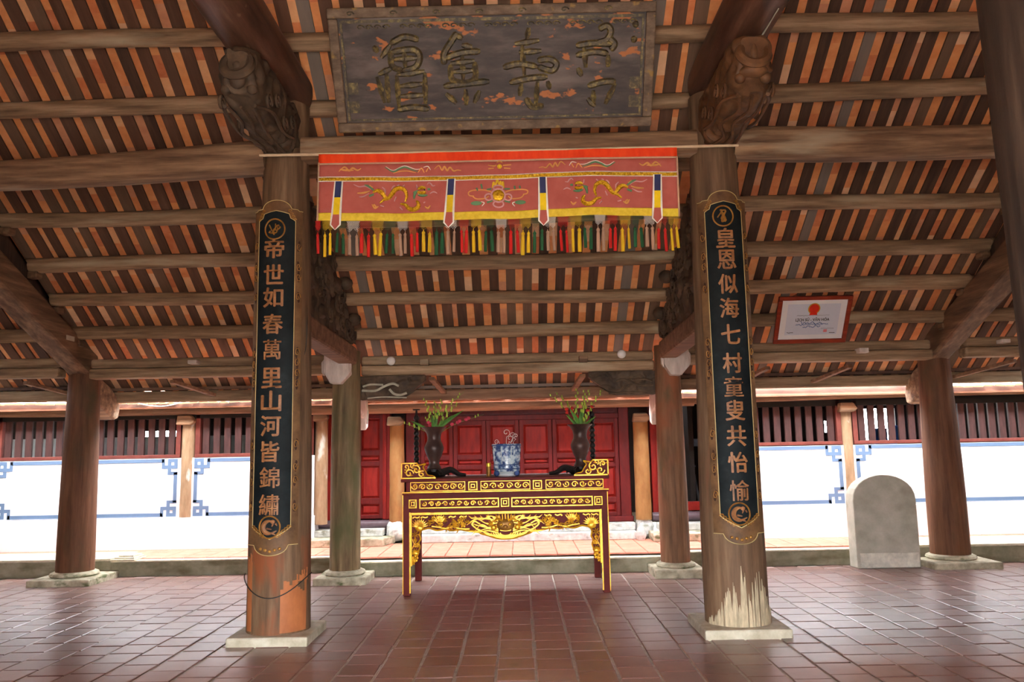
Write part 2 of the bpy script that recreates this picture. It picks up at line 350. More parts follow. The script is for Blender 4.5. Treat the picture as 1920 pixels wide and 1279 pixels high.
# clay tiles seen between the rafters: lapped courses, each a slab that tips a little on the one below
TL = 0.235
def tile_pts(gx, Yc, L, w, tilt, dz):
    c = math.cos(ANG); s_ = math.sin(ANG); base = Vector((gx, Yc, roof(Yc, gx)-0.004+dz)); d = Vector((0, c, -s_)); nrm = Vector((0, s_, c))
    P = []
    for zz in (0, 0.014):
        for a, b in ((-w/2, -L/2), (w/2, -L/2), (w/2, L/2), (-w/2, L/2)):
            P.append(base+Vector((a, 0, 0))+d*b+nrm*(zz+(b/L)*tilt))
    return P
cand = []
R3 = cam.rotation_euler.to_matrix()
def pix(p):
    v = R3.transposed() @ (Vector(p)-cam.location)
    return (960-1500.7*v.x/v.z, 639.5+1500.7*v.y/v.z, -v.z) if v.z < -0.1 else (-1, -1, 1)
for gx in gaps:
    Y = y_hi+rng.uniform(0, 0.2)*math.cos(ANG)
    while Y < y_lo:
        L = TL*rng.uniform(0.94, 1.1); Yc = Y+L*math.cos(ANG)/2
        u, v, dd = pix((gx, Yc, roof(Yc, gx)))
        vis = 0 < u < 1830 and -10 < v < 760 and not (600 < u < 1240 and v < 300) and not (595 < u < 1275 and 280 < v < 450) \
            and not (455 < u < 580 and v > 260) and not (1290 < u < 1420 and v > 220) and not (345 < u < 575 and v < 250) and not (1280 < u < 1480 and v < 250) \
            and min(abs(Yc-q) for q in rowsY) > 0.12
        cand.append((dd if vis else 99+dd, gx, Yc, L)); Y += L*math.cos(ANG)*0.985
cand.sort()
stuff = MB()
for i, (dd, gx, Yc, L) in enumerate(cand):
    P = tile_pts(gx+rng.uniform(-0.012, 0.012), Yc, L+0.012, 0.145, rng.uniform(-0.016, -0.004), rng.uniform(0, 0.004))
    if i < 300: MB().hexa(P).build('roof_tile', M_tile, ceiling)
    else: stuff.hexa(P)
tag(stuff.build('roof_tile_field', M_tile, ceiling), kind='stuff')
# outer covering (both slopes) and gable boarding so that only the open sides let light in
ridgeY = 5.03; ridgeZ = roof(ridgeY)+0.12
cov = MB()
cov.hexa([(-8.9, ridgeY, ridgeZ), (8.9, ridgeY, ridgeZ), (8.9, 11.2, roof(11.2)+0.10), (-8.9, 11.2, roof(11.2)+0.10),
          (-8.9, ridgeY, ridgeZ+0.08), (8.9, ridgeY, ridgeZ+0.08), (8.9, 11.2, roof(11.2)+0.16), (-8.9, 11.2, roof(11.2)+0.16)])
cov.build('roof_cover', M_deck, ceiling)
bk = MB(); yb = -1.2; zb = ridgeZ-SL*(ridgeY-yb)
bk.hexa([(-8.9, yb, zb), (8.9, yb, zb), (8.9, ridgeY, ridgeZ), (-8.9, ridgeY, ridgeZ), (-8.9, yb, zb+0.08), (8.9, yb, zb+0.08), (8.9, ridgeY, ridgeZ+0.08), (-8.9, ridgeY, ridgeZ+0.08)])
bk.build('roof_cover', M_tile, ceiling)
for sx in (-8.75, 8.75):
    MB().prism([(yb, zb-0.15), (11.2, roof(11.2)-0.2), (ridgeY, ridgeZ)], (sx-0.03, 0, 0), (0, 1, 0), (0, 0, 1), (0.06, 0, 0)).build('gable_boarding', M_deck, ceiling)

# unseen walls added beside and behind the viewpoint to limit daylight, middle left open
def light_block_wall(name, horizontal, pos, spans, ztop):
    w = thing(name, (0 if horizontal else pos, pos if horizontal else 4, 0), kind='structure')
    for a, b in spans:
        mb = MB()
        (mb.box(a, b, pos-0.04, pos+0.04, 0, ztop) if horizontal else mb.box(pos-0.04, pos+0.04, a, b, 0, ztop))
        mb.build('light_block_bay', M_beam_y, w)
light_block_wall('light_block_front', True, -1.05, [(-8.7, -1.6), (1.6, 8.7)], 2.4)
light_block_wall('light_block_left', False, -8.7, [(-1.05, 12.05)], 2.4)
light_block_wall('light_block_right', False, 8.7, [(-1.05, 12.05)], 2.4)

# ------------------------------------------------------------------ floor: square clay bricks in runs, mortar between
floor = tag(MB().box(-9.5, 9.5, -4, 11.0, -0.1, -0.007).build('floor', M_mortar), kind='structure')
ground = tag(MB().box(-60, 60, -60, 60, -0.3, -0.12).build('ground', M_ground), kind='structure')
def step_front(x): return 10.84 if x < -2.25 else (10.47 if x < 1.95 else 10.74)
bw = 0.288
def brick_mesh(dx, dy):
    a, b, ch, h = dx/2, dy/2, 0.006, 0.022
    v = [(-a, -b, -h), (a, -b, -h), (a, b, -h), (-a, b, -h), (-a, -b, -ch*0.7), (a, -b, -ch*0.7), (a, b, -ch*0.7), (-a, b, -ch*0.7),
         (-a+ch, -b+ch, 0), (a-ch, -b+ch, 0), (a-ch, b-ch, 0), (-a+ch, b-ch, 0)]
    f = [(4, 5, 9, 8), (5, 6, 10, 9), (6, 7, 11, 10), (7, 4, 8, 11), (8, 9, 10, 11), (0, 1, 5, 4), (1, 2, 6, 5), (2, 3, 7, 6), (3, 0, 4, 7)]
    return v, f
bcand = []
i0 = int((-9.3+0.205)/bw); i1 = int((9.3+0.205)/bw)
rg = random.Random(11)
for i in range(i0, i1):
    xc = -0.205+bw*(i+0.5); Y = 2.6+rg.uniform(0, 0.29)
    lim = step_front(xc)
    while Y < lim-0.02:
        dy = min(0.285+rg.uniform(-0.008, 0.008), lim-Y)
        u, v, dd = pix((xc, Y+dy/2, 0))
        vis = -30 < u < 1950 and v < 1290 and dy > 0.2 and not (430 < u < 600 and v > 1160) and not (1300 < u < 1480 and v > 1140)
        bcand.append((dd if vis else 99+dd, xc, Y, dy)); Y += dy+0.007
bcand.sort()
bm_stuff = MB()
bshared = [MB().add(*brick_mesh(0.274-0.004*k, 0.280)).mesh('brick', M_brick, origin=(0, 0, 0))[0] for k in range(3)]
for i, (dd, xc, Y, dy) in enumerate(bcand):
    dz = rg.uniform(-0.002, 0.0025); tx, ty = rg.uniform(-0.004, 0.004), rg.uniform(-0.004, 0.004); jx = rg.uniform(-0.004, 0.004)
    if i < 300 and dd < 99: inst('brick', bshared[i % 3], (xc+jx, Y+dy/2, dz), floor, rot=(tx, ty, rg.uniform(-0.008, 0.008)))
    else:
        v, f = brick_mesh(0.272, dy); bm_stuff.add([(p[0]+xc+jx, p[1]+Y+dy/2, p[2]+dz+p[0]*ty) for p in v], f)
tag(bm_stuff.build('brick_field', M_brick, floor), kind='stuff')

# ------------------------------------------------------------------ raised terrace beyond, with concrete kerb and pink tiles
TZ = 0.2
terrace = tag(MB().box(-9.3, 9.3, 11.0, 12.75, -0.05, TZ-0.012).build('terrace', M_kerb), kind='structure')
for (xa, xb, y0, zt) in ((-9.3, -5.45, 10.84, TZ+0.03), (-5.45, -2.25, 10.84, TZ), (-2.25, 1.95, 10.47, TZ-0.02), (1.95, 5.1, 10.74, TZ), (5.1, 9.3, 10.74, TZ+0.03)):
    MB().box(xa, xb, y0, 11.05, -0.05, zt-0.014).build('kerb', M_kerb, terrace, bevel=0.012)
    MB().box(xa, xb, y0-0.012, y0+0.14, zt-0.0138, zt+0.004).build('kerb_edge', M_kerbtop, terrace, bevel=0.006)
    if zt > TZ: MB().box(min(xa, xb), xb, y0, 11.6, TZ, zt).build('terrace_slab', M_kerbtop, terrace)
# moulded corner stones where the kerb changes height
for x, s in ((-5.28, 1), (5.02, -1)):
    mb = MB()
    for k in range(3): mb.box(x-0.16+0.03*k, x+0.16-0.03*k, 10.80-0.02*0+0.05*k, 11.15, TZ+0.005+0.02*k, TZ+0.025+0.02*k)
    mb.build('corner_stone', M_kerbtop, terrace, bevel=0.004)
tt = MB().add(*brick_mesh(0.286, 0.286)).mesh('terrace_tile', M_tbrick, origin=(0, 0, 0))[0]
for i in range(-30, 30):
    for j in range(5):
        xx = 0.02+0.296*i; yy = 11.05-0.30+0.296*j+0.14
        if yy-0.145 < step_front(xx)+0.13: yy_ok = False
        else: yy_ok = True
        if yy_ok and abs(xx) < 9.1: inst('terrace_tile', tt, (xx, yy, TZ+0.006), terrace)

# ------------------------------------------------------------------ columns
def column(name, label, c, prof, m, plinth=None, disc=None, pm=None, group=None):
    t = thing('column', (c[0], c[1], 0), label, 'column', group)
    n = 40; prf = []
    for i in range(len(prof)-1):
        (r0, z0), (r1, z1) = prof[i], prof[i+1]
        for k in range(8): a = k/8; prf.append((r0+(r1-r0)*a, z0+(z1-z0)*a))
    prf.append(prof[-1])
    vs = MB().lathe(prf, (c[0], c[1], 0), n)
    out = []
    for p in vs.v:
        d = Vector((p[0]-c[0], p[1]-c[1], 0)); r = d.length
        k = 1+0.03*noise.noise(Vector((p[0]*2.2, p[1]*2.2, p[2]*0.9)))+0.008*noise.noise(Vector((p[0]*14, p[1]*14, p[2]*1.5)))
        out.append((c[0]+d.x*k, c[1]+d.y*k, p[2]))
    vs.v = out; vs.build('shaft', m, t, smooth=True)
    if plinth:
        s, z = plinth; MB().box(c[0]-s/2, c[0]+s/2, c[1]-s/2, c[1]+s/2, -0.02, z).build('plinth', pm or M_stone, t, bevel=0.015)
        if disc: MB().lathe([(disc+0.0, z), (disc+0.02, z+0.02), (disc+0.01, z+0.045), (disc-0.03, z+0.062)], (c[0], c[1], 0), 36).build('base_ring', pm or M_stone, t, smooth=True)
    return t
FY = 7.2
cFL = column('c', 'thick weathered column with couplet board, thin cable looped round its foot', (-2.13, FY), [(0.272, 0.07), (0.268, 1.0), (0.245, 2.6), (0.205, 4.3), (0.2, 4.82)], M_col, (0.68, 0.075), None, M_stone_w)
cFR = column('c', 'thick weathered column with couplet board, foot bleached and flaking white', (1.85, FY), [(0.272, 0.07), (0.268, 1.0), (0.245, 2.6), (0.21, 4.3), (0.2, 4.82)], M_col_r, (0.72, 0.075), None, M_stone_w)
cDR = column('c', 'very dark smooth column with a pale knot ring, crossing before the sloping timber by the stele', (1.9, 2.57), [(0.235, 0.07), (0.235, 1.0), (0.24, 1.6), (0.258, 2.6), (0.27, 3.4), (0.26, 4.82)], M_dark, (0.72, 0.075))
MB().ring((1.757, 2.372, 2.87), 0.075, 0.006, (-0.58, -0.81, 0), 22, 5).build('knot_ring', M_relief, cDR)
cDL = column('c', 'very dark smooth column before the plain bay without certificate', (-2.16, 2.68), [(0.25, 0.07), (0.25, 1.0), (0.25, 1.6), (0.25, 2.6), (0.25, 3.4), (0.25, 4.82)], M_dark, (0.72, 0.075))
for xx in (-5.72, 5.5):
    tag(MB().lathe([(0.27, 0), (0.26, 2.0), (0.22, 4.9)], (xx, FY, 0), 28).build('main_column', M_col, smooth=True), kind='structure')
cL2 = column('c', 'slender greenish grey column behind the altar table beside the closed single red door', (-2.19, 10.14), [(0.188, 0.13), (0.185, 1.0), (0.178, 2.0), (0.172, 2.85)], M_col2, (0.64, 0.085), 0.235)
cR2 = column('c', 'slender reddish stained column behind the altar table beside the open doorway', (1.9, 10.2), [(0.18, 0.15), (0.178, 1.0), (0.165, 2.0), (0.155, 2.85)], M_col2r, (0.62, 0.1), 0.225)
cLO = column('c', 'brown outer column with short post top standing before the slatted white wall', (-5.72, 10.47), [(0.225, 0.12), (0.22, 0.8), (0.205, 1.8), (0.186, 2.75)], M_colout, (0.78, 0.08), 0.27)
cRO = column('c', 'brown outer column beside the arched stone stele, mossy plinth', (5.5, 10.6), [(0.24, 0.12), (0.235, 0.8), (0.215, 1.8), (0.19, 2.75)], M_colout, (0.84, 0.08), 0.28)
# peeling bleached skirt of the right hand column: ragged flakes of bare wood
mb = MB(); rf = random.Random(5)
for k in range(120):
    a = -math.pi/2+rf.uniform(-1.2, 1.3); h = rf.uniform(0.05, 0.5)*max(0.15, 0.55+0.5*math.cos((a+math.pi/2-0.15)*2.2)); w = rf.uniform(0.012, 0.03); R = 0.2845
    P = []
    for z, ww in ((0.077, w), (0.077+h*0.6, w*0.9), (0.077+h, w*0.15)):
        for sgn in (-1, 1): aa = a+sgn*ww/R/1.0/2; P.append((1.85+(R-(z*0.004))*math.cos(aa), FY+(R-z*0.004)*math.sin(aa), z))
    mb.add(P, [(0, 1, 3, 2), (2, 3, 5, 4)])
ob = mb.build('bleached_flakes', plain('bleached_wood', (178, 162, 134), 0.85, 0.16, scale=(9, 9, 1.5), randval=0.15), cFR)
so = ob.modifiers.new('thick', 'SOLIDIFY'); so.thickness = 0.004
# remnants of old orange lacquer on the left hand column
mb = MB()
for (a0, a1, z0, z1) in ((-1.25, -0.35, 0.09, 0.52), (-2.45, -2.2, 0.1, 0.75), (-0.75, -0.3, 0.5, 0.62)):
    n = 10
    for i in range(n):
        aa = a0+(a1-a0)*i/n; ab = a0+(a1-a0)*(i+1)/n; R = 0.2815; ha = z1-rf.uniform(0, 0.12); hb = ha
        mb.add([(-2.13+R*math.cos(aa), FY+R*math.sin(aa), z0), (-2.13+R*math.cos(ab), FY+R*math.sin(ab), z0), (-2.13+R*math.cos(ab), FY+R*math.sin(ab), hb), (-2.13+R*math.cos(aa), FY+R*math.sin(aa), ha)], [(0, 1, 2, 3)])
ob = mb.build('orange_lacquer_remnant', mat('orange_lacquer', [(0.3, (150, 88, 50)), (0.7, (184, 112, 66))], nscale=9, scale=(1, 1, 0.4), rough=0.6), cFL)
ob.modifiers.new('thick', 'SOLIDIFY').thickness = 0.003

# ------------------------------------------------------------------ beams
def beam(name, label, p0, p1, w, h, m, bevel=0.04, w1=None, h1=None, cat='beam', group=None):
    n = 10; p0 = Vector(p0); p1 = Vector(p1); mb = MB()
    ob = mb.bar(p0, p1, w, h, (0, 0, 1), w1, h1).build(name, m, None, bevel=bevel)
    return tag(ob, label, cat, group)
def log(name, label, p0, p1, ry0, rz0, ry1, rz1, m, cat='beam', seed=0, group=None, wob=0.012):
    """squarish-round timber along X"""
    p0 = Vector(p0); p1 = Vector(p1)
    def fn(u, v):
        a = 2*math.pi*u; c, s_ = math.cos(a), math.sin(a); e = 0.62
        p = p0+(p1-p0)*v; ry = ry0+(ry1-ry0)*v; rz = rz0+(rz1-rz0)*v
        q = Vector((0, ry*math.copysign(abs(c)**e, c), rz*math.copysign(abs(s_)**e, s_)))
        q *= 1+0.03*noise.noise(Vector((p.x*1.3+seed, c*1.5, s_*1.5)))
        return p+q+Vector((0, 0, wob*math.sin(v*5+seed)))
    mb = MB().grid(fn, 24, 16, True)
    mb.f.append(tuple(range(24))); mb.f.append(tuple(15*24+k for k in range(23, -1, -1)))
    return tag(mb.build(name, m, smooth=True), label, cat, group)
log('girder', 'weathered round girder across the middle bay, under the faded lacquered panel', (-1.96, FY-0.06, 4.36), (1.68, FY-0.06, 4.36), 0.12, 0.115, 0.12, 0.115, M_beam_x, seed=1)
log('girder', 'thick tapering girder running from couplet column into the bay without certificate', (-2.3, FY-0.02, 4.315), (-5.55, FY-0.02, 4.18), 0.15, 0.155, 0.125, 0.122, M_beam_x, seed=2)
log('girder', 'thick pale-knotted girder running from couplet column above the framed certificate', (2.02, FY-0.02, 4.36), (5.32, FY-0.02, 4.315), 0.15, 0.155, 0.14, 0.138, M_beam_x, seed=3)
for sx, cx, lab in ((-1, -2.15, 'dark lacquered tie beam over the carved bracket with a ring-shaped mouth'), (1, 1.9, 'dark lacquered tie beam with a long bright scratch over the carved dragon bracket')):
    def fn(u, v, cx=cx):
        a = 2*math.pi*u; c, s_ = math.cos(a), math.sin(a)
        xx = 0.215*math.copysign(abs(c)**0.55, c); zz = 0.2*math.copysign(abs(s_)**0.6, s_)
        if s_ < 0: xx *= 1-0.2*abs(s_)
        return Vector((cx+xx, 7.34-(7.34-2.4)*v, 5.0+zz+0.0*v))
    mb = MB().grid(fn, 32, 6, True); mb.f.append(tuple(range(31, -1, -1))); mb.f.append(tuple(5*32+k for k in range(32)))
    ob = tag(mb.build('tie_beam', M_tie, smooth=True), lab, 'beam')
    if sx > 0:
        MB().tube([(1.98, 6.2, 4.797), (1.985, 5.95, 4.796), (1.99, 5.6, 4.797)], [0.003, 0.008, 0.004], 5).build('scratch', M_relief, ob)
# carved brackets under the tie beams
def displaced(fn, nu, nv, amp, freq, close=True, seed=0.0):
    """grid with carved scroll relief pushed along the normal"""
    mb = MB()
    def g(u, v):
        p = fn(u, v); e = 1e-3
        du = fn(u+e, v)-fn(u-e, v); dv = fn(u, min(v+e, 1))-fn(u, max(v-e, 0)); nn = du.cross(dv)
        nn = nn.normalized() if nn.length > 1e-12 else Vector((0, 0, 1))
        q = p*freq+Vector((seed, seed*2, seed*3)); w = Vector((noise.noise(q), noise.noise(q+Vector((9, 3, 1))), noise.noise(q+Vector((2, 7, 5)))))
        h = math.sin((q.x+q.y+q.z)*2.2+w.x*7+w.y*5); h = abs(h)**0.5*math.copysign(1, h)
        return p+nn*(amp*(0.6*h+0.5*noise.noise(q*2.3+w*2)))
    return mb.grid(g, nu, nv, close)
def bracket(cx, label, m, seed, style):
    t = thing('carved_bracket', (cx, 6.5, 4.3), label, 'bracket')
    Ys = [7.06, 6.85, 6.6, 6.35, 6.1, 5.95, 5.88]
    zl = [4.28, 4.27, 4.29, 4.30, 4.34, 4.42, 4.52]; zh = [4.79, 4.79, 4.79, 4.79, 4.79, 4.77, 4.72]; hw = [0.17, 0.18, 0.17, 0.175, 0.17, 0.15, 0.10]
    def fn(u, v):
        k = min(max(v, 0), 1)*(len(Ys)-1); i = min(int(k), len(Ys)-2); f = k-i; lp = lambda A: A[i]+(A[i+1]-A[i])*f
        a = -2*math.pi*u; c, s_ = math.cos(a), math.sin(a); z0, z1 = lp(zl), lp(zh)
        return Vector((cx+lp(hw)*math.copysign(abs(c)**0.6, c), lp(Ys), (z0+z1)/2+(z1-z0)/2*math.copysign(abs(s_)**0.6, s_)))
    mb = displaced(fn, 72, 70, 0.022, 5.5, True, seed)
    n = 72; mb.f.append(tuple(69*n+k for k in range(n)))
    mb.build('carved_body', m, t, smooth=True)
    # head: gaping ring mouth with a ball or tooth inside, brows and curls
    hd = MB(); hc = Vector((cx, 5.90, 4.60))
    hd.ring(hc, 0.105, 0.04, (0, 1, -0.35), 26, 8)
    if style == 'ring': hd.ball(hc+Vector((0, 0.02, 0.0)), 0.05, 12, 8); hd.ball(hc+Vector((0, 0.01, -0.1)), (0.07, 0.05, 0.09), 12, 8)
    else: hd.ball(hc+Vector((0, 0.0, 0.02)), (0.035, 0.03, 0.08), 10, 6); hd.ball(hc+Vector((0, 0.04, -0.13)), (0.12, 0.08, 0.05), 12, 8)
    for s in (-1, 1):
        hd.ball(hc+Vector((s*0.1, 0.06, -0.17)), (0.045, 0.04, 0.045), 10, 6)
        for k in range(4):
            a = Vector((cx+s*0.185, 6.1+0.22*k, 4.38+0.1*(k % 2)))
            hd.tube([a+Vector((s*0.005, 0.075*(1-i/13)*math.cos(i*0.75), 0.075*(1-i/13)*math.sin(i*0.75))) for i in range(13)], [0.014]*12+[0.004], 6)
        hd.tube(catmull([(cx+s*0.12, 5.98, 4.3), (cx+s*0.19, 6.2, 4.34), (cx+s*0.185, 6.5, 4.3), (cx+s*0.19, 6.8, 4.36)]), 0.016, 6)
    for k in range(3):
        hd.tube(catmull([(cx-0.1+0.1*k, 6.0, 4.30), (cx-0.06+0.08*k, 6.2, 4.255), (cx-0.13+0.1*k, 6.45, 4.262), (cx-0.05+0.07*k, 6.7, 4.245), (cx-0.1+0.1*k, 6.95, 4.262)]), 0.014, 6)
    hd.build('carved_head', m, t, smooth=True)
bracket(-2.15, 'dark carved dragon bracket with round gaping mouth, jutting from couplet column', M_carve, 1.3, 'ring')
bracket(1.88, 'reddish brown carved dragon bracket with pale lip, jutting from couplet column', M_carve_b, 4.1, 'lip')

# outer sloping timbers with a plank infill up to the purlins
def slope_beam(label, x, y1):
    t = thing('sloping_timber', (x, y1, 2.6), label, 'beam')
    MB().bar((x, 7.4, 4.10), (x, y1, 2.74), 0.27, 0.34).build('timber', M_beam_y, t, bevel=0.035)
    P = [(7.4, 4.2), (y1-0.05, 2.87), (y1-0.05, roof(y1-0.05, x)-0.22), (7.4, roof(7.4, x)-0.22)]
    MB().prism(P, (x-0.05, 0, 0), (0, 1, 0), (0, 0, 1), (0.1, 0, 0)).build('infill_plank', M_dark, t)
    for Y in rowsY[3:]: MB().box(x-0.16, x+0.16, Y-0.06, Y+0.06, roof(Y, x)-0.29, roof(Y, x)-0.21).build('purlin_seat', M_beam_y, t, bevel=0.015)
    return t
sl1 = slope_beam('heavy sloping timber with a pale patch, descending to the outer column without stele', -5.72, 10.5)
MB().box(-5.583, -5.578, 9.75, 9.93, 3.02, 3.08).build('pale_patch', M_relief, sl1)
slope_beam('heavy sloping timber descending to the outer column by the stele', 5.5, 10.62)

# wall plates over the second row (between columns)
PL = [(-8.6, -5.92, 0.06), (-5.53, -2.36, 0.03), (-2.02, 1.74, 0.0), (2.06, 5.3, 0.07), (5.72, 8.6, 0.09)]
pn = ['wall plate beam beyond the brown outer column, open side bay without stele', 'long wall plate beam with a peg, bay of the slatted wall without stele', 'wall plate beam with two white globe lamps over the altar table',
      'long wall plate beam carrying the framed certificate', 'wall plate beam beyond the outer column next to the stele']
for (x0, x1, dz), lab in zip(PL, pn):
    ob = beam('wall_plate', lab, (x0, 10.3, 2.605+dz), (x1, 10.3, 2.605+dz), 0.2, 0.13, M_purlin, 0.025)
    MB().bar((x0, 10.31, 2.735+dz), (x1, 10.31, 2.735+dz), 0.15, 0.125).build('upper_lamination', M_purlin, ob, bevel=0.03)
    for fx in ([0.3] if x1-x0 > 2 else []):
        if -3 < x0 < 1: continue
        xx = x0+(x1-x0)*(0.43 if x0 < 0 else 0.16)
        MB().box(xx-0.05, xx+0.06, 10.11, 10.3, 2.70+dz, 2.75+dz).build('peg', M_pale, ob, bevel=0.006)
ob = bpy.data.objects['wall_plate.002']
for xx in (-1.2, 0.83): MB().box(xx-0.055, xx+0.055, 10.13, 10.3, 2.655, 2.735).build('peg', M_beam_x, ob, bevel=0.006)
MB().box(4.32, 4.44, 10.1, 10.3, 2.70, 2.76).build('peg', M_pale, bpy.data.objects['wall_plate.003'], bevel=0.006)
# eave purlin and thin lath above it
for (x0, x1, dz), lab in zip([(-8.6, -5.73, 0.09), (-5.72, -2.2, 0.05), (-2.19, 1.88, 0.0), (1.89, 5.49, 0.08), (5.5, 8.6, 0.1)],
        ['eave beam beyond the outer column, open side bay without stele', 'eave beam over the slatted wall, bay without certificate', 'eave beam over the closed red doors', 'eave beam under the framed certificate', 'eave beam beyond the outer column next to the stele']):
    ob = beam('eave_beam', lab, (x0, 11.12, 2.335+dz), (x1, 11.12, 2.335+dz), 0.16, 0.15, M_eave if abs((x0+x1)/2) < 2 else M_purlin, 0.02)
    MB().box(x0, x1, 11.02, 11.10, 2.42+dz, 2.46+dz).build('lath', M_rafter, ob)
# thin diagonal braces from wall plate to eave
bl = ['beyond the outer column without stele', 'in the bay of the sagging white cable', 'beside the corbel with pale leaf relief', 'beside the corbel with plain dark relief', 'next to the bleached-foot couplet column', 'below the framed certificate', 'beyond the outer column by the stele']
for i, (xa, xb, dz) in enumerate(((-6.42, -6.1, 0.05), (-4.5, -4.22, 0.03), (-1.13, -1.03, 0), (0.83, 0.75, 0), (3.22, 3.0, 0.05), (4.28, 4.05, 0.05), (6.4, 6.0, 0.08))):
    ob = MB().bar((xa, 10.32, 2.5+dz), (xb, 11.06, 2.36+dz), 0.07, 0.045).build('brace', M_eave, bevel=0.006)
    tag(ob, 'short pinkish diagonal eave stick '+bl[i], 'brace', 'diagonal sticks under the eave')

# carved wall between front and second columns: horizontal tie with a carved triangle on it
def carved_gusset(cx, side, label, seed):
    t = thing('carved_gusset', (cx, 8.7, 2.68), label, 'carving')
    MB().bar((cx, 7.42, 2.83), (cx, 10.02, 2.77), 0.22, 0.22).build('lower_beam', M_eave, t, bevel=0.03)
    Yv = lambda v: 7.42+(10.05-7.42)*v
    for s in (-1, 1):
        def fn(u, v, s=s):
            Y = Yv(v); zt = min(roof(Y, 0)-0.25, 4.1); z0 = 2.92
            return Vector((cx+s*0.07, Y, z0+(max(zt, z0+0.02)-z0)*(u if s < 0 else 1-u)))
        displaced(fn, 50, 80, 0.04, 5.0, False, seed+s).build('carved_panel', M_carve, t, smooth=True)
    MB().prism([(7.42, 2.92), (10.0, 2.92), (10.0, 2.97), (8.75, 3.83), (7.42, 3.95)], (cx-0.06, 0, 0), (0, 1, 0), (0, 0, 1), (0.12, 0, 0)).build('panel_core', M_carve, t)
    cl = MB(); rr = random.Random(int(seed*10))
    for k in range(26):
        Y = rr.uniform(8.0, 9.9); zt = min(roof(Y)-0.3, 4.0); z = rr.uniform(3.0, max(zt, 3.05)); R = rr.uniform(0.06, 0.11); a0 = rr.uniform(0, 6); sg = rr.choice((-1, 1)); xx = cx+side*0.095
        cl.tube([(xx, Y+R*(1-0.8*i/14)*math.cos(a0+sg*i*0.6), z+R*(1-0.8*i/14)*math.sin(a0+sg*i*0.6)) for i in range(15)], [0.02-0.0008*i for i in range(15)], 6)
    for (Y, z) in ((9.25, 3.55), (9.75, 3.2)): cl.ball((cx+side*0.12, Y, z), (0.09, 0.1, 0.08), 10, 6)
    tag(cl.build('carved_scrolls', M_carve, t, smooth=True), kind='stuff')
carved_gusset(-2.14, 1, 'dark carved gusset of swirling clouds joined to the greenish grey column', 2.0)
carved_gusset(1.88, -1, 'dark carved gusset of swirling clouds joined to the reddish stained column', 6.0)
# pale beam ends on the second columns
for cx, cy, lab, dz in ((-2.26, 9.97, 'pale bare-wood beam end with split grain on the greenish grey column', 0.0), (1.965, 10.05, 'pale bare-wood beam end on the reddish stained column', 0.03)):
    mb = MB(); P = [(-0.15, 0.42), (0.155, 0.40), (0.17, 0.12), (0.06, -0.005), (-0.07, 0.0), (-0.15, 0.14)]
    mb.prism(P, (cx, cy-0.13, 2.42+dz), (1, 0, 0), (0, 0, 1), (0, 0.16, 0))
    ob = tag(mb.build('beam_end', M_pale, bevel=0.012), lab, 'beam end')
    fl = MB()
    for s in (-1, 1): fl.prism([(0, 0.3), (s*0.03, 0.26), (s*0.025, 0.14), (0, 0.1)] if s > 0 else [(0, 0.1), (s*0.025, 0.14), (s*0.03, 0.26), (0, 0.3)], (cx+s*0.155, cy-0.11, 2.42+dz), (1, 0, 0), (0, 0, 1), (0, 0.06, 0))
    for k in range(4): fl.box(cx-0.13+0.075*k, cx-0.125+0.075*k, cy-0.1335, cy-0.13, 2.52+dz, 2.8+dz)
    fl.build('splinter', M_pale, ob)
# cantilever arms (second column -> eave)
def arm(label, cx, y0, m, w, pale, xo=0.0):
    t = thing('eave_arm', (cx, y0, 2.1), label, 'bracket')
    P = [(0, 2.62), (0.28, 2.52), (0.50, 2.38), (0.57, 2.24), (0.54, 2.10), (0.42, 2.07), (0.20, 2.18), (0, 2.26)]
    MB().prism(P, (cx-w/2, y0, 0), (0, 1, 0), (0, 0, 1), (w, 0, 0)).build('arm_body', m, t, bevel=0.025)
    mb = MB()
    for s in (-1, 1): mb.tube([(cx+s*w*0.4, y0+0.30+0.06*(1-i/14)*math.cos(i*0.6), 2.28+0.08*(1-i/14)*math.sin(i*0.6)) for i in range(14)], 0.012, 5)
    mb.tube(catmull([(cx+w*0.42, y0+0.1, 2.33), (cx+w*0.42, y0+0.25, 2.24), (cx+w*0.42, y0+0.45, 2.16)]), 0.012, 5)
    tag(mb.build('arm_carving', m, t, smooth=True), kind='stuff')
    return t
arm('carved eave arm projecting behind the outer column without stele', -5.72, 10.58, M_beam_x, 0.3, False)
arm('carved eave arm projecting behind the outer column by the stele', 5.5, 10.6, M_beam_x, 0.3, False)
def pale_arm(label, cx, y0, dz):
    t = thing('eave_arm', (cx, y0, 1.85), label, 'bracket')
    P = [(0, 2.45), (0.45, 2.36), (0.72, 2.3), (0.80, 2.05), (0.76, 1.9), (0.62, 1.86), (0.55, 2.02), (0, 2.2)]
    MB().prism([(a, b+dz) for a, b in P], (cx-0.085, y0, 0), (0, 1, 0), (0, 0, 1), (0.17, 0, 0)).build('arm_body', M_pale, t, bevel=0.02)
    MB().tube(catmull([(cx+0.088, y0+0.6, 2.25+dz), (cx+0.09, y0+0.7, 2.1+dz), (cx+0.088, y0+0.66, 1.95+dz)]), 0.012, 5).build('arm_groove', M_relief, t)
    return t
pale_arm('pale eave arm with rounded tip behind the greenish grey column', -2.17, 10.3, 0.0)
pale_arm('pale eave arm with rounded tip behind the reddish stained column', 1.88, 10.34, 0.0)
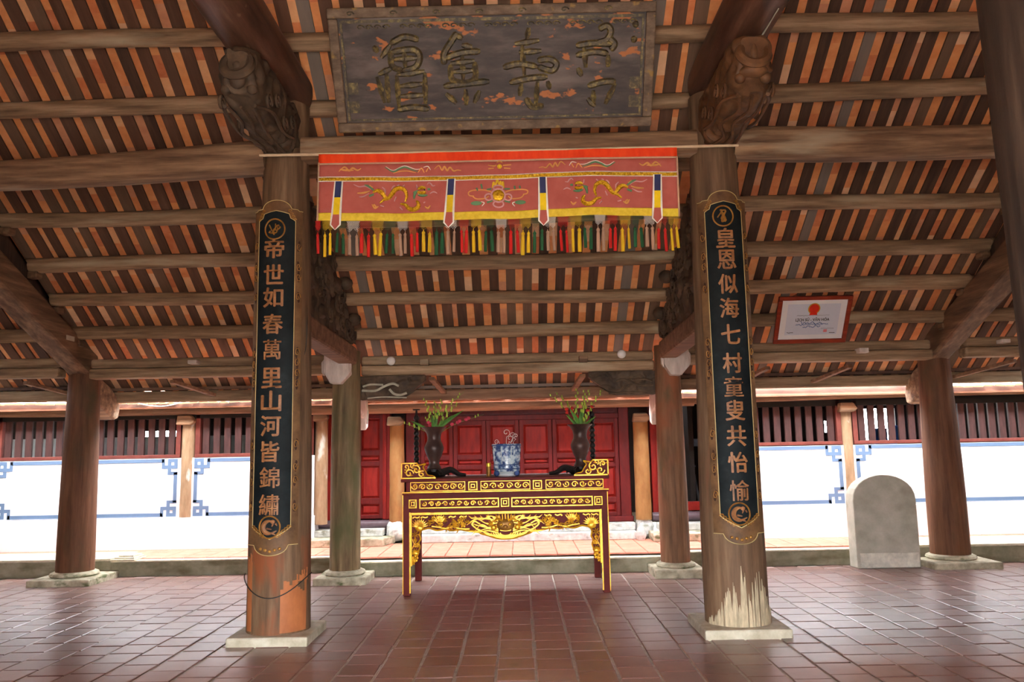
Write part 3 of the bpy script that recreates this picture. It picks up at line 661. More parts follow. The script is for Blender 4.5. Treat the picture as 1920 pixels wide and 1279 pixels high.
# carved cross brackets under the middle wall plate
def cross_bracket(x0, x1, label, pale):
    t = thing('carved_corbel', ((x0+x1)/2, 10.3, 2.2), label, 'carving'); s = 1 if x1 > x0 else -1; L = abs(x1-x0)
    def prof(v): return 2.535, 2.535-(0.30 if v < 0.55 else 0.30-0.24*((v-0.55)/0.45)**1.5)
    for side in (1, -1):
        def fn(u, v):
            zt, zb_ = prof(v); return Vector((x0+s*L*v, 10.21 if side > 0 else 10.39, zb_+(zt-zb_)*(u if s*side > 0 else 1-u)))
        displaced(fn, 40, 60, 0.014, 8.0, False, x0+side).build('carved_face', M_carve, t, smooth=True)
    P = [(0, 2.535), (L, 2.535), (L, 2.47), (L*0.9, 2.40), (L*0.55, 2.235), (0, 2.235)]
    MB().prism(P if s > 0 else P[::-1], (x0, 10.225, 0), (s, 0, 0), (0, 0, 1), (0, 0.15, 0)).build('corbel_core', M_carve, t)
    mb = MB()
    mb.tube(catmull([(x0+s*0.04, 10.19, 2.40), (x0+s*0.14, 10.18, 2.425), (x0+s*0.3, 10.185, 2.42)]), [0.014]*13, 6)
    mb.tube(catmull([(x0+s*0.03, 10.19, 2.35), (x0+s*0.2, 10.18, 2.345), (x0+s*0.32, 10.18, 2.40), (x0+s*0.42, 10.18, 2.43), (x0+s*0.5, 10.18, 2.40)]), 0.016, 6)
    mb.tube(catmull([(x0+s*0.38, 10.18, 2.36), (x0+s*0.44, 10.18, 2.30), (x0+s*0.52, 10.18, 2.285), (x0+s*0.6, 10.19, 2.31)]), 0.017, 6)
    mb.tube(catmull([(x0+s*0.1, 10.19, 2.25), (x0+s*0.3, 10.18, 2.262), (x0+s*0.6, 10.19, 2.25)]), 0.010, 6)
    mb.build('relief_leaves', M_relief if pale else M_carve, t, smooth=True)
cross_bracket(-2.03, -1.2, 'dark carved corbel with pale grey leaf relief on its face', True)
cross_bracket(1.74, 0.9, 'dark carved corbel with plain dark leaf relief, near the open doorway', False)
# globe lamps
for xx, zz, lab in ((-1.62, 2.715, 'white globe lamp on the wall plate near the greenish grey column'), (1.315, 2.745, 'white globe lamp on the wall plate near the reddish stained column')):
    t = thing('globe_lamp', (xx, 10.15, zz-0.06), lab, 'lamp')
    MB().ball((xx, 10.12, zz), 0.056, 20, 14).build('globe', M_glass, t, smooth=True)
    MB().tube([(xx, 10.16, zz), (xx, 10.235, zz)], 0.03, 14).build('holder', M_wcable, t)

# ------------------------------------------------------------------ the building beyond: plastered wall with slatted windows, red doors
WY = 12.05
wall = thing('wall_back', (0, WY, 0), kind='structure')
for x0, x1 in ((-9.2, -3.12), (2.75, 9.2)):
    MB().box(x0, x1, WY, WY+0.22, TZ-0.02, 1.535).build('plaster', M_white, wall)
    MB().box(x0, x1, WY-0.05, WY, TZ-0.02, 0.655).build('plinth_course', M_white, wall, bevel=0.008)
    MB().box(x0, x1, WY, WY+0.2, 2.12, 2.2).build('head_board', M_void, wall)
def fret(x0, x1, z0, z1):
    """painted border with stepped key corners, slightly proud of the plaster"""
    mb = MB(); w = 0.052; c = 0.25; y0, y1 = WY-0.006, WY+0.001
    q = lambda a, b, cc, d: mb.box(a, b, y0, y1, cc, d)
    q(x0+0.20, x1-0.20, z1-w, z1); q(x0+0.20, x1-0.20, z0, z0+w)
    q(x0, x0+w, z0+0.20, z1-0.20); q(x1-w, x1, z0+0.20, z1-0.20)
    for fx, sx in ((x0, 1), (x1, -1)):
        for fz, sz in ((z0, 1), (z1, -1)):
            def r(a, b, cc, d):
                xs = sorted((fx+sx*a, fx+sx*b)); zs = sorted((fz+sz*cc, fz+sz*d)); q(xs[0], xs[1], zs[0], zs[1])
            # corner block with a square eye
            r(0, 0.05, 0, 0.145); r(0.05, 0.095, 0, 0.05); r(0.05, 0.095, 0.095, 0.145); r(0.095, 0.145, 0, 0.145)
            # arm along the horizontal and its return
            r(0.145, 0.19, 0.095, 0.145); r(0.19, 0.235, 0.0, 0.145)
            # arm along the vertical and its return
            r(0.095, 0.145, 0.145, 0.19); r(0.0, 0.145, 0.19, 0.235)
    return mb.build('fret_border', M_blue, wall)
fret(-7.83, -5.12, 0.675, 1.52); fret(-4.87, -3.2, 0.675, 1.52); fret(2.85, 4.77, 0.685, 1.53); fret(4.98, 8.6, 0.685, 1.53)
def slat_window(n, x0, x1, z0, z1):
    t = thing('window_%d' % n, ((x0+x1)/2, WY, z0), kind='structure'); y0, y1 = WY+0.02, WY+0.12
    MB().box(x0, x1, y0-0.03, y1+0.02, z0, z0+0.05).build('bottom_rail', M_slatframe, t, bevel=0.006)
    MB().box(x0, x0+0.07, y0-0.02, y1+0.02, z0+0.05, z1).build('stile', M_slatframe, t, bevel=0.006)
    MB().box(x1-0.07, x1, y0-0.02, y1+0.02, z0+0.05, z1).build('stile', M_slatframe, t, bevel=0.006)
    k = int((x1-x0-0.14)/0.147); gap = (x1-x0-0.14)/k
    me = MB().box(-0.047, 0.047, -0.02, 0.02, 0, z1-z0-0.05).mesh('slat', M_slat, origin=(0, 0, 0))[0]
    for i in range(k): inst('slat', me, (x0+0.07+gap*(i+0.5), y0+0.03, z0+0.05), t)
slat_window(1, -7.86, -5.09, 1.535, 2.2); slat_window(2, -4.87, -3.12, 1.535, 2.2); slat_window(3, 2.75, 4.8, 1.545, 2.2); slat_window(4, 4.97, 9.0, 1.545, 2.2)
# small columns set in the wall
def small_col(x, y, r, z0, z1, m, label, taper=0.95):
    t = thing('wall_column', (x, y, z0), label, 'column')
    prf = [(r, z0)]+[(r*(1+(taper-1)*i/8)*(1+0.02*math.sin(i*1.7)), z0+(z1-z0)*i/8) for i in range(1, 9)]
    MB().lathe(prf, (x, y, 0), 22).build('shaft', m, t, smooth=True)
    MB().box(x-0.1, x+0.1, y-0.12, y+0.06, z1-0.0, z1+0.06).build('capital', M_eave, t, bevel=0.015)
    mb = MB().prism([(-0.12, 0), (0.1, 0), (0.16, 0.05), (0.1, 0.14), (-0.1, 0.14)], (x-0.02, y-0.18, z1-0.06), (1, 0, 0), (0, 0, 1), (0, 0.12, 0))
    mb.build('carved_cap', M_beam_x, t, bevel=0.02)
    return t
small_col(-4.985, WY+0.06, 0.105, 0.66, 2.08, M_palecol, 'short tan column with white paint spots between two slatted windows')
small_col(4.88, WY+0.06, 0.095, 0.69, 2.08, M_palecol, 'short grey-stained column in the white wall behind the stele')
small_col(-7.95, WY+0.06, 0.105, 0.66, 2.08, M_ochre, 'short ochre column ending the slatted window in the open side bay')
small_col(-3.03, 12.3, 0.10, 0.5, 2.1, M_palecol, 'peeling pale column at the jamb of the single red door')
small_col(-1.9, 12.46, 0.118, 0.5, 2.02, M_ochre, 'plain ochre column between single red door and the wide red doors')
small_col(1.865, 12.46, 0.122, 0.47, 2.0, M_ochre, 'ochre column greenish at its foot between wide red doors and open doorway')
# front beam of that building
log('front_beam', 'brown log beam over the slatted windows of the far wall, bay without certificate', (-9.0, 12.0, 2.275), (-3.2, 12.0, 2.235), 0.09, 0.075, 0.09, 0.075, M_eave, seed=9)
log('front_beam', 'pinkish log beam over the red doors of the far building', (-3.2, 12.0, 2.228), (2.6, 12.0, 2.235), 0.09, 0.088, 0.09, 0.088, M_eave, seed=10)
log('front_beam', 'tan log beam over the slatted windows behind the stele', (2.6, 12.0, 2.275), (9.0, 12.0, 2.31), 0.09, 0.08, 0.09, 0.075, M_eave, seed=11)
# its roof: cover slab and lapped eave tiles
far_roof = thing('far_roof', (0, 12.0, 2.3), kind='structure')
FS = 0.5; fz = lambda Y: 2.235+FS*(Y-11.66)
MB().hexa([(-9.3, 11.7, fz(11.7)), (9.3, 11.7, fz(11.7)), (9.3, 16.4, fz(16.4)), (-9.3, 16.4, fz(16.4)), (-9.3, 11.7, fz(11.7)+0.02), (9.3, 11.7, fz(11.7)+0.02), (9.3, 16.4, fz(16.4)+0.06), (-9.3, 16.4, fz(16.4)+0.06)]).build('roof_slab', M_deck, far_roof)
tl = MB().prism([(-0.07, 0.0), (0.07, 0.0), (0.07, 0.02), (0.03, 0.028), (-0.03, 0.028), (-0.07, 0.02)], (0, 0, 0), (1, 0, 0), (0, 0, 1), (0, 0.22, 0)).mesh('eave_tile', M_tile_out, origin=(0, 0, 0))[0]
rt = random.Random(21)
for r in range(2):
    for i in range(122):
        xx = -9.1+0.15*i+0.07*r+rt.uniform(-0.008, 0.008); up = 0.055 if -4.75 < xx < 2.6 else 0.135 if 2.6 <= xx < 5.6 else 0.02+0.012*(abs(xx)-2.2)
        inst('eave_tile', tl, (xx, 11.64+0.13*r, fz(11.64+0.13*r)+0.03+0.02*r+up+rt.uniform(0, 0.012)), far_roof, rot=(math.atan(FS), rt.uniform(-0.06, 0.06), rt.uniform(-0.08, 0.08)))
# corridor seen through the slats: low pale wall, dark boarding with chinks of daylight
corr = thing('wall_corridor', (0, 14.2, 0), kind='structure')
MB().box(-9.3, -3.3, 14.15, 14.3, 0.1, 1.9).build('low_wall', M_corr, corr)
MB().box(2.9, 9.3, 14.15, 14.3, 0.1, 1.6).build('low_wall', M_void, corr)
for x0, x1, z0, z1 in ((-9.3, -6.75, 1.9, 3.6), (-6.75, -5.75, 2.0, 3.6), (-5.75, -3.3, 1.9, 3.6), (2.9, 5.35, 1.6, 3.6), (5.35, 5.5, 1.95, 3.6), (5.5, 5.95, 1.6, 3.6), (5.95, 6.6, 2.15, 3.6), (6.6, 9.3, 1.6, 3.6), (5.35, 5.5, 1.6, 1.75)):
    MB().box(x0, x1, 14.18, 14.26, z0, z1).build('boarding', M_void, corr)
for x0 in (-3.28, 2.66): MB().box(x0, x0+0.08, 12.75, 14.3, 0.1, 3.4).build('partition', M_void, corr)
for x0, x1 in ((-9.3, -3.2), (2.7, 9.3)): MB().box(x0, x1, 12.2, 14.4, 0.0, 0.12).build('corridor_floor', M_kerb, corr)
for x0 in (-9.38, 9.3): MB().box(x0, x0+0.08, 12.05, 16.4, 0.0, 4.6).build('end_wall', M_void, corr)  # corridor ends added to keep outside light off the low wall
ob = MB().box(6.02, 6.32, 13.9, 14.0, 1.55, 1.8).box(6.38, 6.56, 13.9, 14.0, 1.55, 1.84).box(6.12, 6.5, 13.95, 14.02, 1.2, 1.6).build('plastic_sheet', M_blueobj, bevel=0.02)
tag(ob, 'bright blue plastic seen between dark slats, behind the wall column near the stele', 'plastic sheet')
# ---- doors
DY = 12.6
def leaf(t, x0, x1, z0, z1, fm=None):
    """panelled leaf: stiles, rails, four sunk fields"""
    w = min(0.06, (x1-x0)*0.13); H = z1-z0
    lf = MB().box(x0+0.004, x1-0.004, DY+0.05, DY+0.07, z0, z1).build('door_leaf', M_red, t)
    bands = [0.0, 0.045, 0.155, 0.19, 0.215, 0.535, 0.565, 0.60, 0.665, 0.71, 0.735, 0.965, 1.0]
    fr = MB()
    for s in (x0+0.004, x1-0.004-w): fr.box(s, s+w, DY, DY+0.05, z0, z1)
    for a, b in ((0, 0.035), (0.14, 0.19), (0.50, 0.54), (0.60, 0.645), (0.955, 1.0)): fr.box(x0+w, x1-w, DY+0.005, DY+0.05, z0+H*a, z0+H*b)
    fr.build('leaf_frame', M_red_dk if fm is None else fm, lf, bevel=0.006)
    for a, b in ((0.035, 0.14), (0.19, 0.50), (0.54, 0.60), (0.645, 0.955)):
        xa, xb, za, zb2 = x0+w+0.012, x1-w-0.012, z0+H*a+0.012, z0+H*b-0.012; e = min(0.03, (zb2-za)*0.3)
        P = [(xa, DY+0.05, za), (xb, DY+0.05, za), (xb, DY+0.05, zb2), (xa, DY+0.05, zb2), (xa+e, DY+0.03, za+e), (xb-e, DY+0.03, za+e), (xb-e, DY+0.03, zb2-e), (xa+e, DY+0.03, zb2-e)]
        MB().add(P, [(4, 5, 6, 7), (0, 1, 5, 4), (1, 2, 6, 5), (2, 3, 7, 6), (3, 0, 4, 7)]).build('field', M_red, lf)
    return lf
d1 = thing('door_1', (-2.5, DY, 0.5), kind='structure')
for x0, x1 in ((-3.1, -2.94), (-2.14, -2.02)): MB().box(x0, x1, DY-0.05, DY+0.1, 0.53, 2.2).box(x0+0.03, x1-0.05, DY-0.075, DY-0.05, 0.53, 2.2).build('jamb', M_red, d1, bevel=0.012)
leaf(d1, -2.94, -2.54, 0.54, 2.16); leaf(d1, -2.54, -2.14, 0.54, 2.16)
MB().box(-3.1, -2.02, DY-0.04, DY+0.1, 2.14, 2.24).build('lintel', M_red_dk, d1)
MB().tube([(-3.14, DY-0.1, 0.47), (-1.98, DY-0.1, 0.465)], 0.065, 14).build('sill', M_sill, d1, smooth=True)
d2 = thing('door_2', (0, DY, 0.5), kind='structure')
for x0, x1 in ((-1.78, -1.56), (1.54, 1.7)): MB().box(x0, x1, DY-0.04, DY+0.1, 0.5, 2.2).build('jamb', M_red_dk, d2, bevel=0.012)
for i in range(6): leaf(d2, -1.56+3.1/6*i, -1.56+3.1/6*(i+1), 0.52, 2.02)
MB().box(-1.78, 1.7, DY-0.02, DY+0.1, 2.02, 2.10).build('lintel', M_red_dk, d2, bevel=0.008)
fd = MB()
for i in range(6): fd.box(-1.50+3.1/6*i, -1.10+3.1/6*i, DY+0.02, DY+0.05, 2.12, 2.2)
fd.build('transom_panel', M_red_dk, d2); MB().box(-1.78, 1.7, DY+0.05, DY+0.1, 2.10, 2.26).build('transom', M_red_dk, d2)
MB().box(-1.8, 1.72, DY-0.1, DY+0.1, 0.44, 0.52).build('sill', M_red_dk, d2, bevel=0.01)
d3 = thing('door_3', (2.5, DY, 0.5), kind='structure')
MB().box(2.02, 2.1, DY-0.08, DY+0.1, 0.5, 2.2).box(2.1, 2.17, DY-0.04, DY+0.1, 0.5, 2.2).build('jamb', M_red, d3, bevel=0.01)
MB().box(2.17, 3.2, DY-0.04, DY+0.06, 0.58, 0.715).build('threshold_board', M_red, d3, bevel=0.006)
MB().tube([(2.0, DY-0.1, 0.5), (3.3, DY-0.1, 0.5)], 0.07, 14).build('sill', M_sill, d3, smooth=True)
MB().box(-3.2, 1.9, DY+0.12, DY+0.2, 0.1, 3.2).build('light_stop_backing', M_void, d2)  # added behind the leaves to stop light leaking through their gaps
# room inside the open doorway
room = thing('wall_inner_room', (2.5, 14, 0), kind='structure')
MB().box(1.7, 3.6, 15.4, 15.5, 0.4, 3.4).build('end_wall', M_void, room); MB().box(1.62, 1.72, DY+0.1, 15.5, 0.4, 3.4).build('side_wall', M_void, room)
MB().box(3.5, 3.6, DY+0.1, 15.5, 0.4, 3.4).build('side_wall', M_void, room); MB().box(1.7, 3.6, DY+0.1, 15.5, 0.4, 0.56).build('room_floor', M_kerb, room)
ga = thing('gilt_altar', (2.9, 14.4, 1.78), 'gilded altar rail glimpsed inside the open doorway', 'altar')
mb = MB()
for z, h in ((1.78, 0.04), (1.88, 0.05), (1.97, 0.03)): mb.box(2.35, 3.45, 14.4-0.03*h, 14.5, z, z+h)
mb.build('gilt_moulding', M_gold, ga, bevel=0.01)
mb = MB()
for k in range(6): mb.ball((3.28+0.03*(k % 2), 14.42, 2.05+0.07*k), 0.05, 8, 6)
mb.build('gilt_finial', M_gold, ga); MB().box(2.35, 3.45, 14.46, 14.6, 0.56, 1.78).build('altar_body', M_void, ga)
st = thing('trestle_stand', (2.8, 13.9, 0.56), 'grey metal trestle stand inside the open doorway', 'stand')
MB().box(2.45, 3.3, 13.8, 14.1, 1.55, 1.68).build('stand_top', M_grey, st, bevel=0.01)
mb = MB().bar((2.86, 13.9, 1.55), (2.76, 13.9, 0.56), 0.035, 0.035).build('leg', M_grey, st)
mb = MB().bar((2.9, 13.9, 1.55), (3.04, 13.9, 0.56), 0.035, 0.035).build('leg', M_grey, st)
MB().box(2.79, 3.0, 13.89, 13.91, 1.2, 1.23).build('crossbar', M_grey, st)
# ---- stone steps
def step(label, x0, x1, y0, y1, z0, z1, m=M_step, skew=0.0, name='stone_step'):
    ob = MB().hexa([(x0, y0, z0), (x1-skew, y0, z0), (x1, y1, z0), (x0, y1, z0), (x0, y0, z1), (x1-skew, y0, z1), (x1, y1, z1), (x0, y1, z1)]).build(name, m, bevel=0.012)
    return tag(ob, label, 'step')
step('low grey stone slab step before the single red door, chamfered end', -3.2, -1.9, 11.85, 12.3, TZ+0.007, TZ+0.115, M_stone, 0.12)
step('rough whitish upper stone step before the single red door', -3.1, -2.08, 12.2, 12.5, TZ+0.115, TZ+0.215)
step('long pale lower step before the wide red doors', -1.72, 1.72, 12.18, 12.45, TZ+0.007, TZ+0.12)
step('long pale upper step before the wide red doors', -1.72, 1.72, 12.36, 12.56, TZ+0.12, TZ+0.235)
step('low mossy stone slab step before the open doorway', 1.9, 3.05, 11.8, 12.3, TZ+0.007, TZ+0.12, M_stone)
step('whitish upper stone step before the open doorway', 2.05, 3.05, 12.2, 12.5, TZ+0.12, TZ+0.225)
def rock(label, c, r, seed):
    mb = MB().ball(c, r, 14, 9); mb.v = [tuple(Vector(c)+(Vector(p)-Vector(c))*(1+0.3*noise.noise(Vector(p)*7+Vector((seed, 0, 0))))) for p in mb.v]
    mb.v = [(p[0], p[1], max(p[2], TZ+0.007)) for p in mb.v]
    return tag(mb.build('base_stone', M_step, smooth=False), label, 'stone')
rock('rough pale base stone under the ochre column by the single red door', (-1.9, 12.44, 0.36), (0.165, 0.16, 0.17), 2)
rock('rough broken base stone under the greenish-footed ochre column', (1.87, 12.46, 0.35), (0.15, 0.15, 0.16), 5)
rock('small dark rounded stone leaning beside the wide doors steps', (1.76, 12.08, 0.30), (0.075, 0.07, 0.12), 8)
tag(MB().box(-3.3, -3.1, 11.98, 12.5, TZ-0.02, 0.64).build('wall_end', M_white, bevel=0.008), kind='structure')
# ------------------------------------------------------------------ stele
t = thing('stone_stele', (4.58, 10.42, 0), 'pale grey stone stele with rounded top standing on the brick floor', 'stele')
def arch(x0, x1, z1, zc, n=14):
    c = (x0+x1)/2; P = [(x0, 0.0), (x1, 0.0), (x1, zc)]
    P += [(c+(x1-c)*math.cos(math.pi*i/n), zc+(z1-zc)*math.sin(math.pi*i/n)**0.92) for i in range(1, n)]
    return P+[(x0, zc)]
P = arch(4.21, 5.01, 1.16, 0.84)
MB().prism(P, (0, 10.38, 0), (1, 0, 0), (0, 0, 1), (0, 0.24, 0)).build('slab', M_stele, t, bevel=0.012)
MB().box(4.25, 4.99, 10.372, 10.38, 0.012, 0.19).build('foot_band', plain('stele_foot', (212, 206, 192), 0.85, nscale=9), t, bevel=0.004)
# ------------------------------------------------------------------ large faded lacquered panel over the girder
pan = thing('lacquered_panel', (-0.165, 6.95, 4.48), 'large faded dark lacquered panel with four worn relief characters, tilted over the girder', 'panel')
PB = Vector((0, 6.97, 4.475)); PT = Vector((0, 6.44, 5.375)); PU = (PT-PB); PH = PU.length; PU = PU.normalized(); PX = Vector((1, 0, 0)); PN = PX.cross(PU); PC = -0.17; PW = 2.83
def pp(a, b, c=0.0): return Vector((PC, 0, 0))+PB+PX*a+PU*b+PN*c
def pbox(mb, a0, a1, b0, b1, c0, c1):
    return mb.hexa([pp(a0, b0, c0), pp(a1, b0, c0), pp(a1, b1, c0), pp(a0, b1, c0), pp(a0, b0, c1), pp(a1, b0, c1), pp(a1, b1, c1), pp(a0, b1, c1)])
h2 = PW/2
pbox(MB(), -h2+0.08, h2-0.08, 0.08, PH-0.08, 0.0, 0.03).build('field', M_panel, pan)
for (a0, a1, b0, b1) in ((-h2, h2, 0, 0.085), (-h2, h2, PH-0.085, PH), (-h2, -h2+0.085, 0.085, PH-0.085), (h2-0.085, h2, 0.085, PH-0.085)):
    pbox(MB(), a0, a1, b0, b1, -0.01, 0.055).build('frame_rail', M_pframe, pan, bevel=0.012)
mb = MB()
for (a0, a1, b0, b1) in ((-h2+0.10, h2-0.10, 0.10, 0.115), (-h2+0.10, h2-0.10, PH-0.125, PH-0.10), (-h2+0.10, -h2+0.12, 0.1, PH-0.1), (h2-0.12, h2-0.10, 0.1, PH-0.1)): pbox(mb, a0, a1, b0, b1, 0.03, 0.042)
rp = random.Random(4)
for k in range(34):     # worn scroll fragments along the border
    a = -h2+0.2+k*(PW-0.4)/33; b = PH-0.16 if k % 5 else PH-0.05
    mb.tube([pp(a+0.04*(1-i/9)*math.cos(i*0.8), b+0.025*(1-i/9)*math.sin(i*0.8), 0.036+(0.022 if b > PH-0.1 else 0)) for i in range(9)], 0.007, 5)
for sx in (-1, 1):
    for k in range(2):
        a = sx*(h2-0.16); b = 0.22+0.16*k
        for q in range(4): pbox(mb, a-0.05+0.012*q, a+0.05-0.012*q, b-0.05+0.012*q, b+0.05-0.012*q, 0.03, 0.032+0.004*q)
mb.build('border_relief', M_pchar, pan)
def imgpan(u, v):       # pixel of a 1920 wide enlargement of the panel -> panel coordinates
    return ((u-930)/1570*PW*0.985, (625-v)/600*PH)
CH = [
 [[(430, 195), (500, 165), (570, 180)], [(345, 205), (365, 235)], [(430, 200), (380, 260)], [(430, 230), (430, 300), (480, 325)], [(430, 235), (540, 225), (570, 260), (545, 310), (480, 325)], [(440, 270), (560, 265)], [(495, 230), (495, 310)], [(360, 340), (430, 310)], [(350, 350), (380, 480)], [(400, 330), (400, 480)], [(450, 345), (590, 330)], [(450, 345), (450, 500)], [(590, 335), (585, 490)], [(460, 400), (580, 390)], [(460, 450), (580, 445)], [(440, 515), (520, 505), (600, 515)]],
 [[(760, 150), (730, 190), (690, 250), (690, 300)], [(755, 160), (785, 180)], [(690, 270), (780, 245), (870, 240)], [(780, 210), (830, 220)], [(720, 300), (725, 370), (790, 390), (840, 365), (840, 290)], [(720, 295), (840, 285)], [(730, 335), (840, 330)], [(780, 250), (780, 380)], [(680, 405), (780, 395), (910, 385)], [(690, 440), (740, 490)], [(790, 420), (790, 500)], [(860, 430), (830, 490)]],
 [[(1110, 135), (1100, 190)], [(1040, 210), (1160, 195)], [(1060, 250), (1170, 245)], [(980, 320), (1060, 305), (1150, 320)], [(1075, 210), (1085, 360)], [(1150, 290), (1210, 285), (1245, 310), (1220, 340), (1150, 320)], [(1010, 395), (1110, 375), (1200, 370)], [(1070, 400), (1060, 460)], [(1150, 390), (1140, 510)], [(1200, 390), (1210, 430)], [(1090, 470), (1120, 515), (1180, 510)]],
 [[(1450, 150), (1490, 135), (1510, 160), (1490, 200), (1440, 215)], [(1340, 225), (1420, 215), (1520, 220)], [(1500, 190), (1530, 220), (1510, 250)], [(1340, 270), (1430, 255), (1500, 265)], [(1380, 230), (1390, 330)], [(1350, 330), (1370, 370)], [(1500, 270), (1500, 330)], [(1400, 420), (1480, 400), (1540, 400)], [(1430, 440), (1430, 510)], [(1540, 410), (1490, 510)], [(1400, 480), (1440, 520)]],
]
for strokes in CH:
    mb = MB()
    for s in strokes:
        P3 = catmull([pp(*imgpan(u, v), 0.034) for u, v in s], 5) if len(s) > 2 else [pp(*imgpan(*s[0]), 0.034), (pp(*imgpan(*s[0]), 0.034)+pp(*imgpan(*s[1]), 0.034))/2, pp(*imgpan(*s[1]), 0.034)]
        mb.tube(P3, [0.03 if 0 < i < len(P3)-1 else 0.016 for i in range(len(P3))], 6)
    mb.build('relief_character', M_pchar, pan, smooth=True)
for (u, v) in ((1630, 130), (1625, 200)): MB().ball(pp(*imgpan(u, v), 0.03), 0.03, 10, 6).build('boss', M_pchar, pan)
# ------------------------------------------------------------------ couplet boards wrapped on the front columns
def text_mesh(body, size=1.0, offset=0.0, extrude=0.0, res=3):
    cu = bpy.data.curves.new('lettering', 'FONT'); cu.body = body; cu.size = size; cu.offset = offset; cu.extrude = extrude; cu.resolution_u = res
    cu.align_x = 'CENTER'; cu.align_y = 'CENTER'; cu.fill_mode = 'BOTH'
    ob = bpy.data.objects.new('lettering', cu); COL.objects.link(ob); bpy.context.view_layer.update()
    me = bpy.data.meshes.new_from_object(ob.evaluated_get(bpy.context.evaluated_depsgraph_get()))
    bpy.data.objects.remove(ob); bpy.data.curves.remove(cu)
    return me
def char_geo(ch):
    me = text_mesh(ch, 1.0, 0.0, 0.5, 2)
    vs = [tuple(v.co) for v in me.vertices]; fs = [tuple(p.vertices) for p in me.polygons]; bpy.data.meshes.remove(me)
    xs = [v[0] for v in vs]; ys = [v[1] for v in vs]; cx, cy = (min(xs)+max(xs))/2, (min(ys)+max(ys))/2; w, h = max(xs)-min(xs), max(ys)-min(ys)
    return [((x-cx)/max(w, 0.5), (y-cy)/max(h, 0.5), z) for x, y, z in vs], fs
def couplet(cx, z0, z1, chars, label, ctop, cbot):
    R = 0.292; cy = FY
    def cyl(a, z, d=0.0): ang = a/R; return Vector((cx+(R+d)*math.sin(ang), cy-(R+d)*math.cos(ang), z))
    t = thing('couplet_board', (cx, cy-R, z0), label, 'board')
    def plate(outline, d0, d1, name, m, n=14):
        """outline: fn(s in -1..1) -> (zlo, zhi); half width hw"""
        hw, lo, hi = outline; mb = MB(); N = n+1; vs = []; fs = []
        nz = 10
        for dd in (d0, d1):
            for i in range(N):
                a = -hw+2*hw*i/n; l, h = lo(a/hw), hi(a/hw)
                for j in range(nz+1): vs.append(cyl(a, l+(h-l)*j/nz, dd))
        K = N*(nz+1); ix = lambda i, j, s: s*K+i*(nz+1)+j
        for i in range(n):
            for j in range(nz):
                fs.append((ix(i, j, 0), ix(i, j+1, 0), ix(i+1, j+1, 0), ix(i+1, j, 0))); fs.append((ix(i, j, 1), ix(i+1, j, 1), ix(i+1, j+1, 1), ix(i, j+1, 1)))
            fs.append((ix(i, 0, 0), ix(i+1, 0, 0), ix(i+1, 0, 1), ix(i, 0, 1))); fs.append((ix(i, nz, 0), ix(i, nz, 1), ix(i+1, nz, 1), ix(i+1, nz, 0)))
        for j in range(nz):
            fs.append((ix(0, j, 0), ix(0, j, 1), ix(0, j+1, 1), ix(0, j+1, 0))); fs.append((ix(n, j, 0), ix(n, j+1, 0), ix(n, j+1, 1), ix(n, j, 1)))
        return mb.add(vs, fs).build(name, m, t)
    top = lambda s: z1-0.06+(0.075*math.sqrt(max(0, 1-(s/0.55)**2)) if abs(s) < 0.55 else -0.012*(abs(s) > 0.8))
    bot = lambda s: z0+0.075-(0.085*math.sqrt(max(0, 1-(s/0.62)**2)) if abs(s) < 0.62 else 0.0)
    hw = 0.235
    plate((hw, bot, top), -0.012, 0.004, 'carved_border', M_bwood, 24)
    iw = 0.166
    zt, zb_ = z1-0.14, z0+0.23
    itop = lambda s: zt+(0.055*(1-abs(s))**0.6-0.035*(abs(s) > 0.72))
    ibot = lambda s: zb_-0.10*(1-abs(s))**0.8
    plate((iw, ibot, itop), 0.003, 0.008, 'black_field', M_black, 24)
    mb = MB(); ln = 0.0035
    mb.tube([cyl(-iw, zb_+(zt-zb_-0.03)*i/12, 0.009) for i in range(13)], ln, 5); mb.tube([cyl(iw, zb_+(zt-zb_-0.03)*i/12, 0.009) for i in range(13)], ln, 5)
    mb.tube([cyl(iw*s/12, itop(s/12), 0.009) for s in range(-12, 13)], ln, 5); mb.tube([cyl(iw*s/12, ibot(s/12), 0.009) for s in range(-12, 13)], ln*1.3, 5)
    mb.tube([cyl(hw*s/14, top(s/14)-0.004, 0.006) for s in range(-14, 15)], ln, 5); mb.tube([cyl(hw*s/14, bot(s/14)+0.004, 0.006) for s in range(-14, 15)], ln, 5)
    mb.build('gilt_line', M_line, t)
    # leafy corner carving at foot and head
    mb = MB()
    for s in (-1, 1):
        for k in range(5):
            a = s*(0.15-0.022*k); z = zb_+0.015-0.018*k
            mb.tube([cyl(a+s*0.022*(1-i/8)*math.cos(i), z-0.02+0.022*(1-i/8)*math.sin(i), 0.008) for i in range(9)], 0.006, 5)
        for k in range(4):
            a = s*(0.158-0.014*k); z = zt-0.02+0.025*k
            mb.tube([cyl(a+s*0.018*(1-i/8)*math.cos(i), z+0.018*(1-i/8)*math.sin(i), 0.007) for i in range(9)], 0.005, 5)
    for k in range(5): mb.ball(cyl(-0.08+0.04*k, z0+0.05-0.02*(1-abs(k-2)/2), 0.004), (0.016, 0.012, 0.014), 8, 5)
    tag(mb.build('leaf_carving', M_gold_dk, t), kind='stuff')
    # flat dark leaf shapes painting the shade of holes in the side borders
    mb = MB(); rb = random.Random(int(abs(cx)*100)); zs = [0.13, 0.20, 0.24, 0.30, 0.47, 0.50, 0.53, 0.56, 0.72, 0.78, 0.81, 0.87]
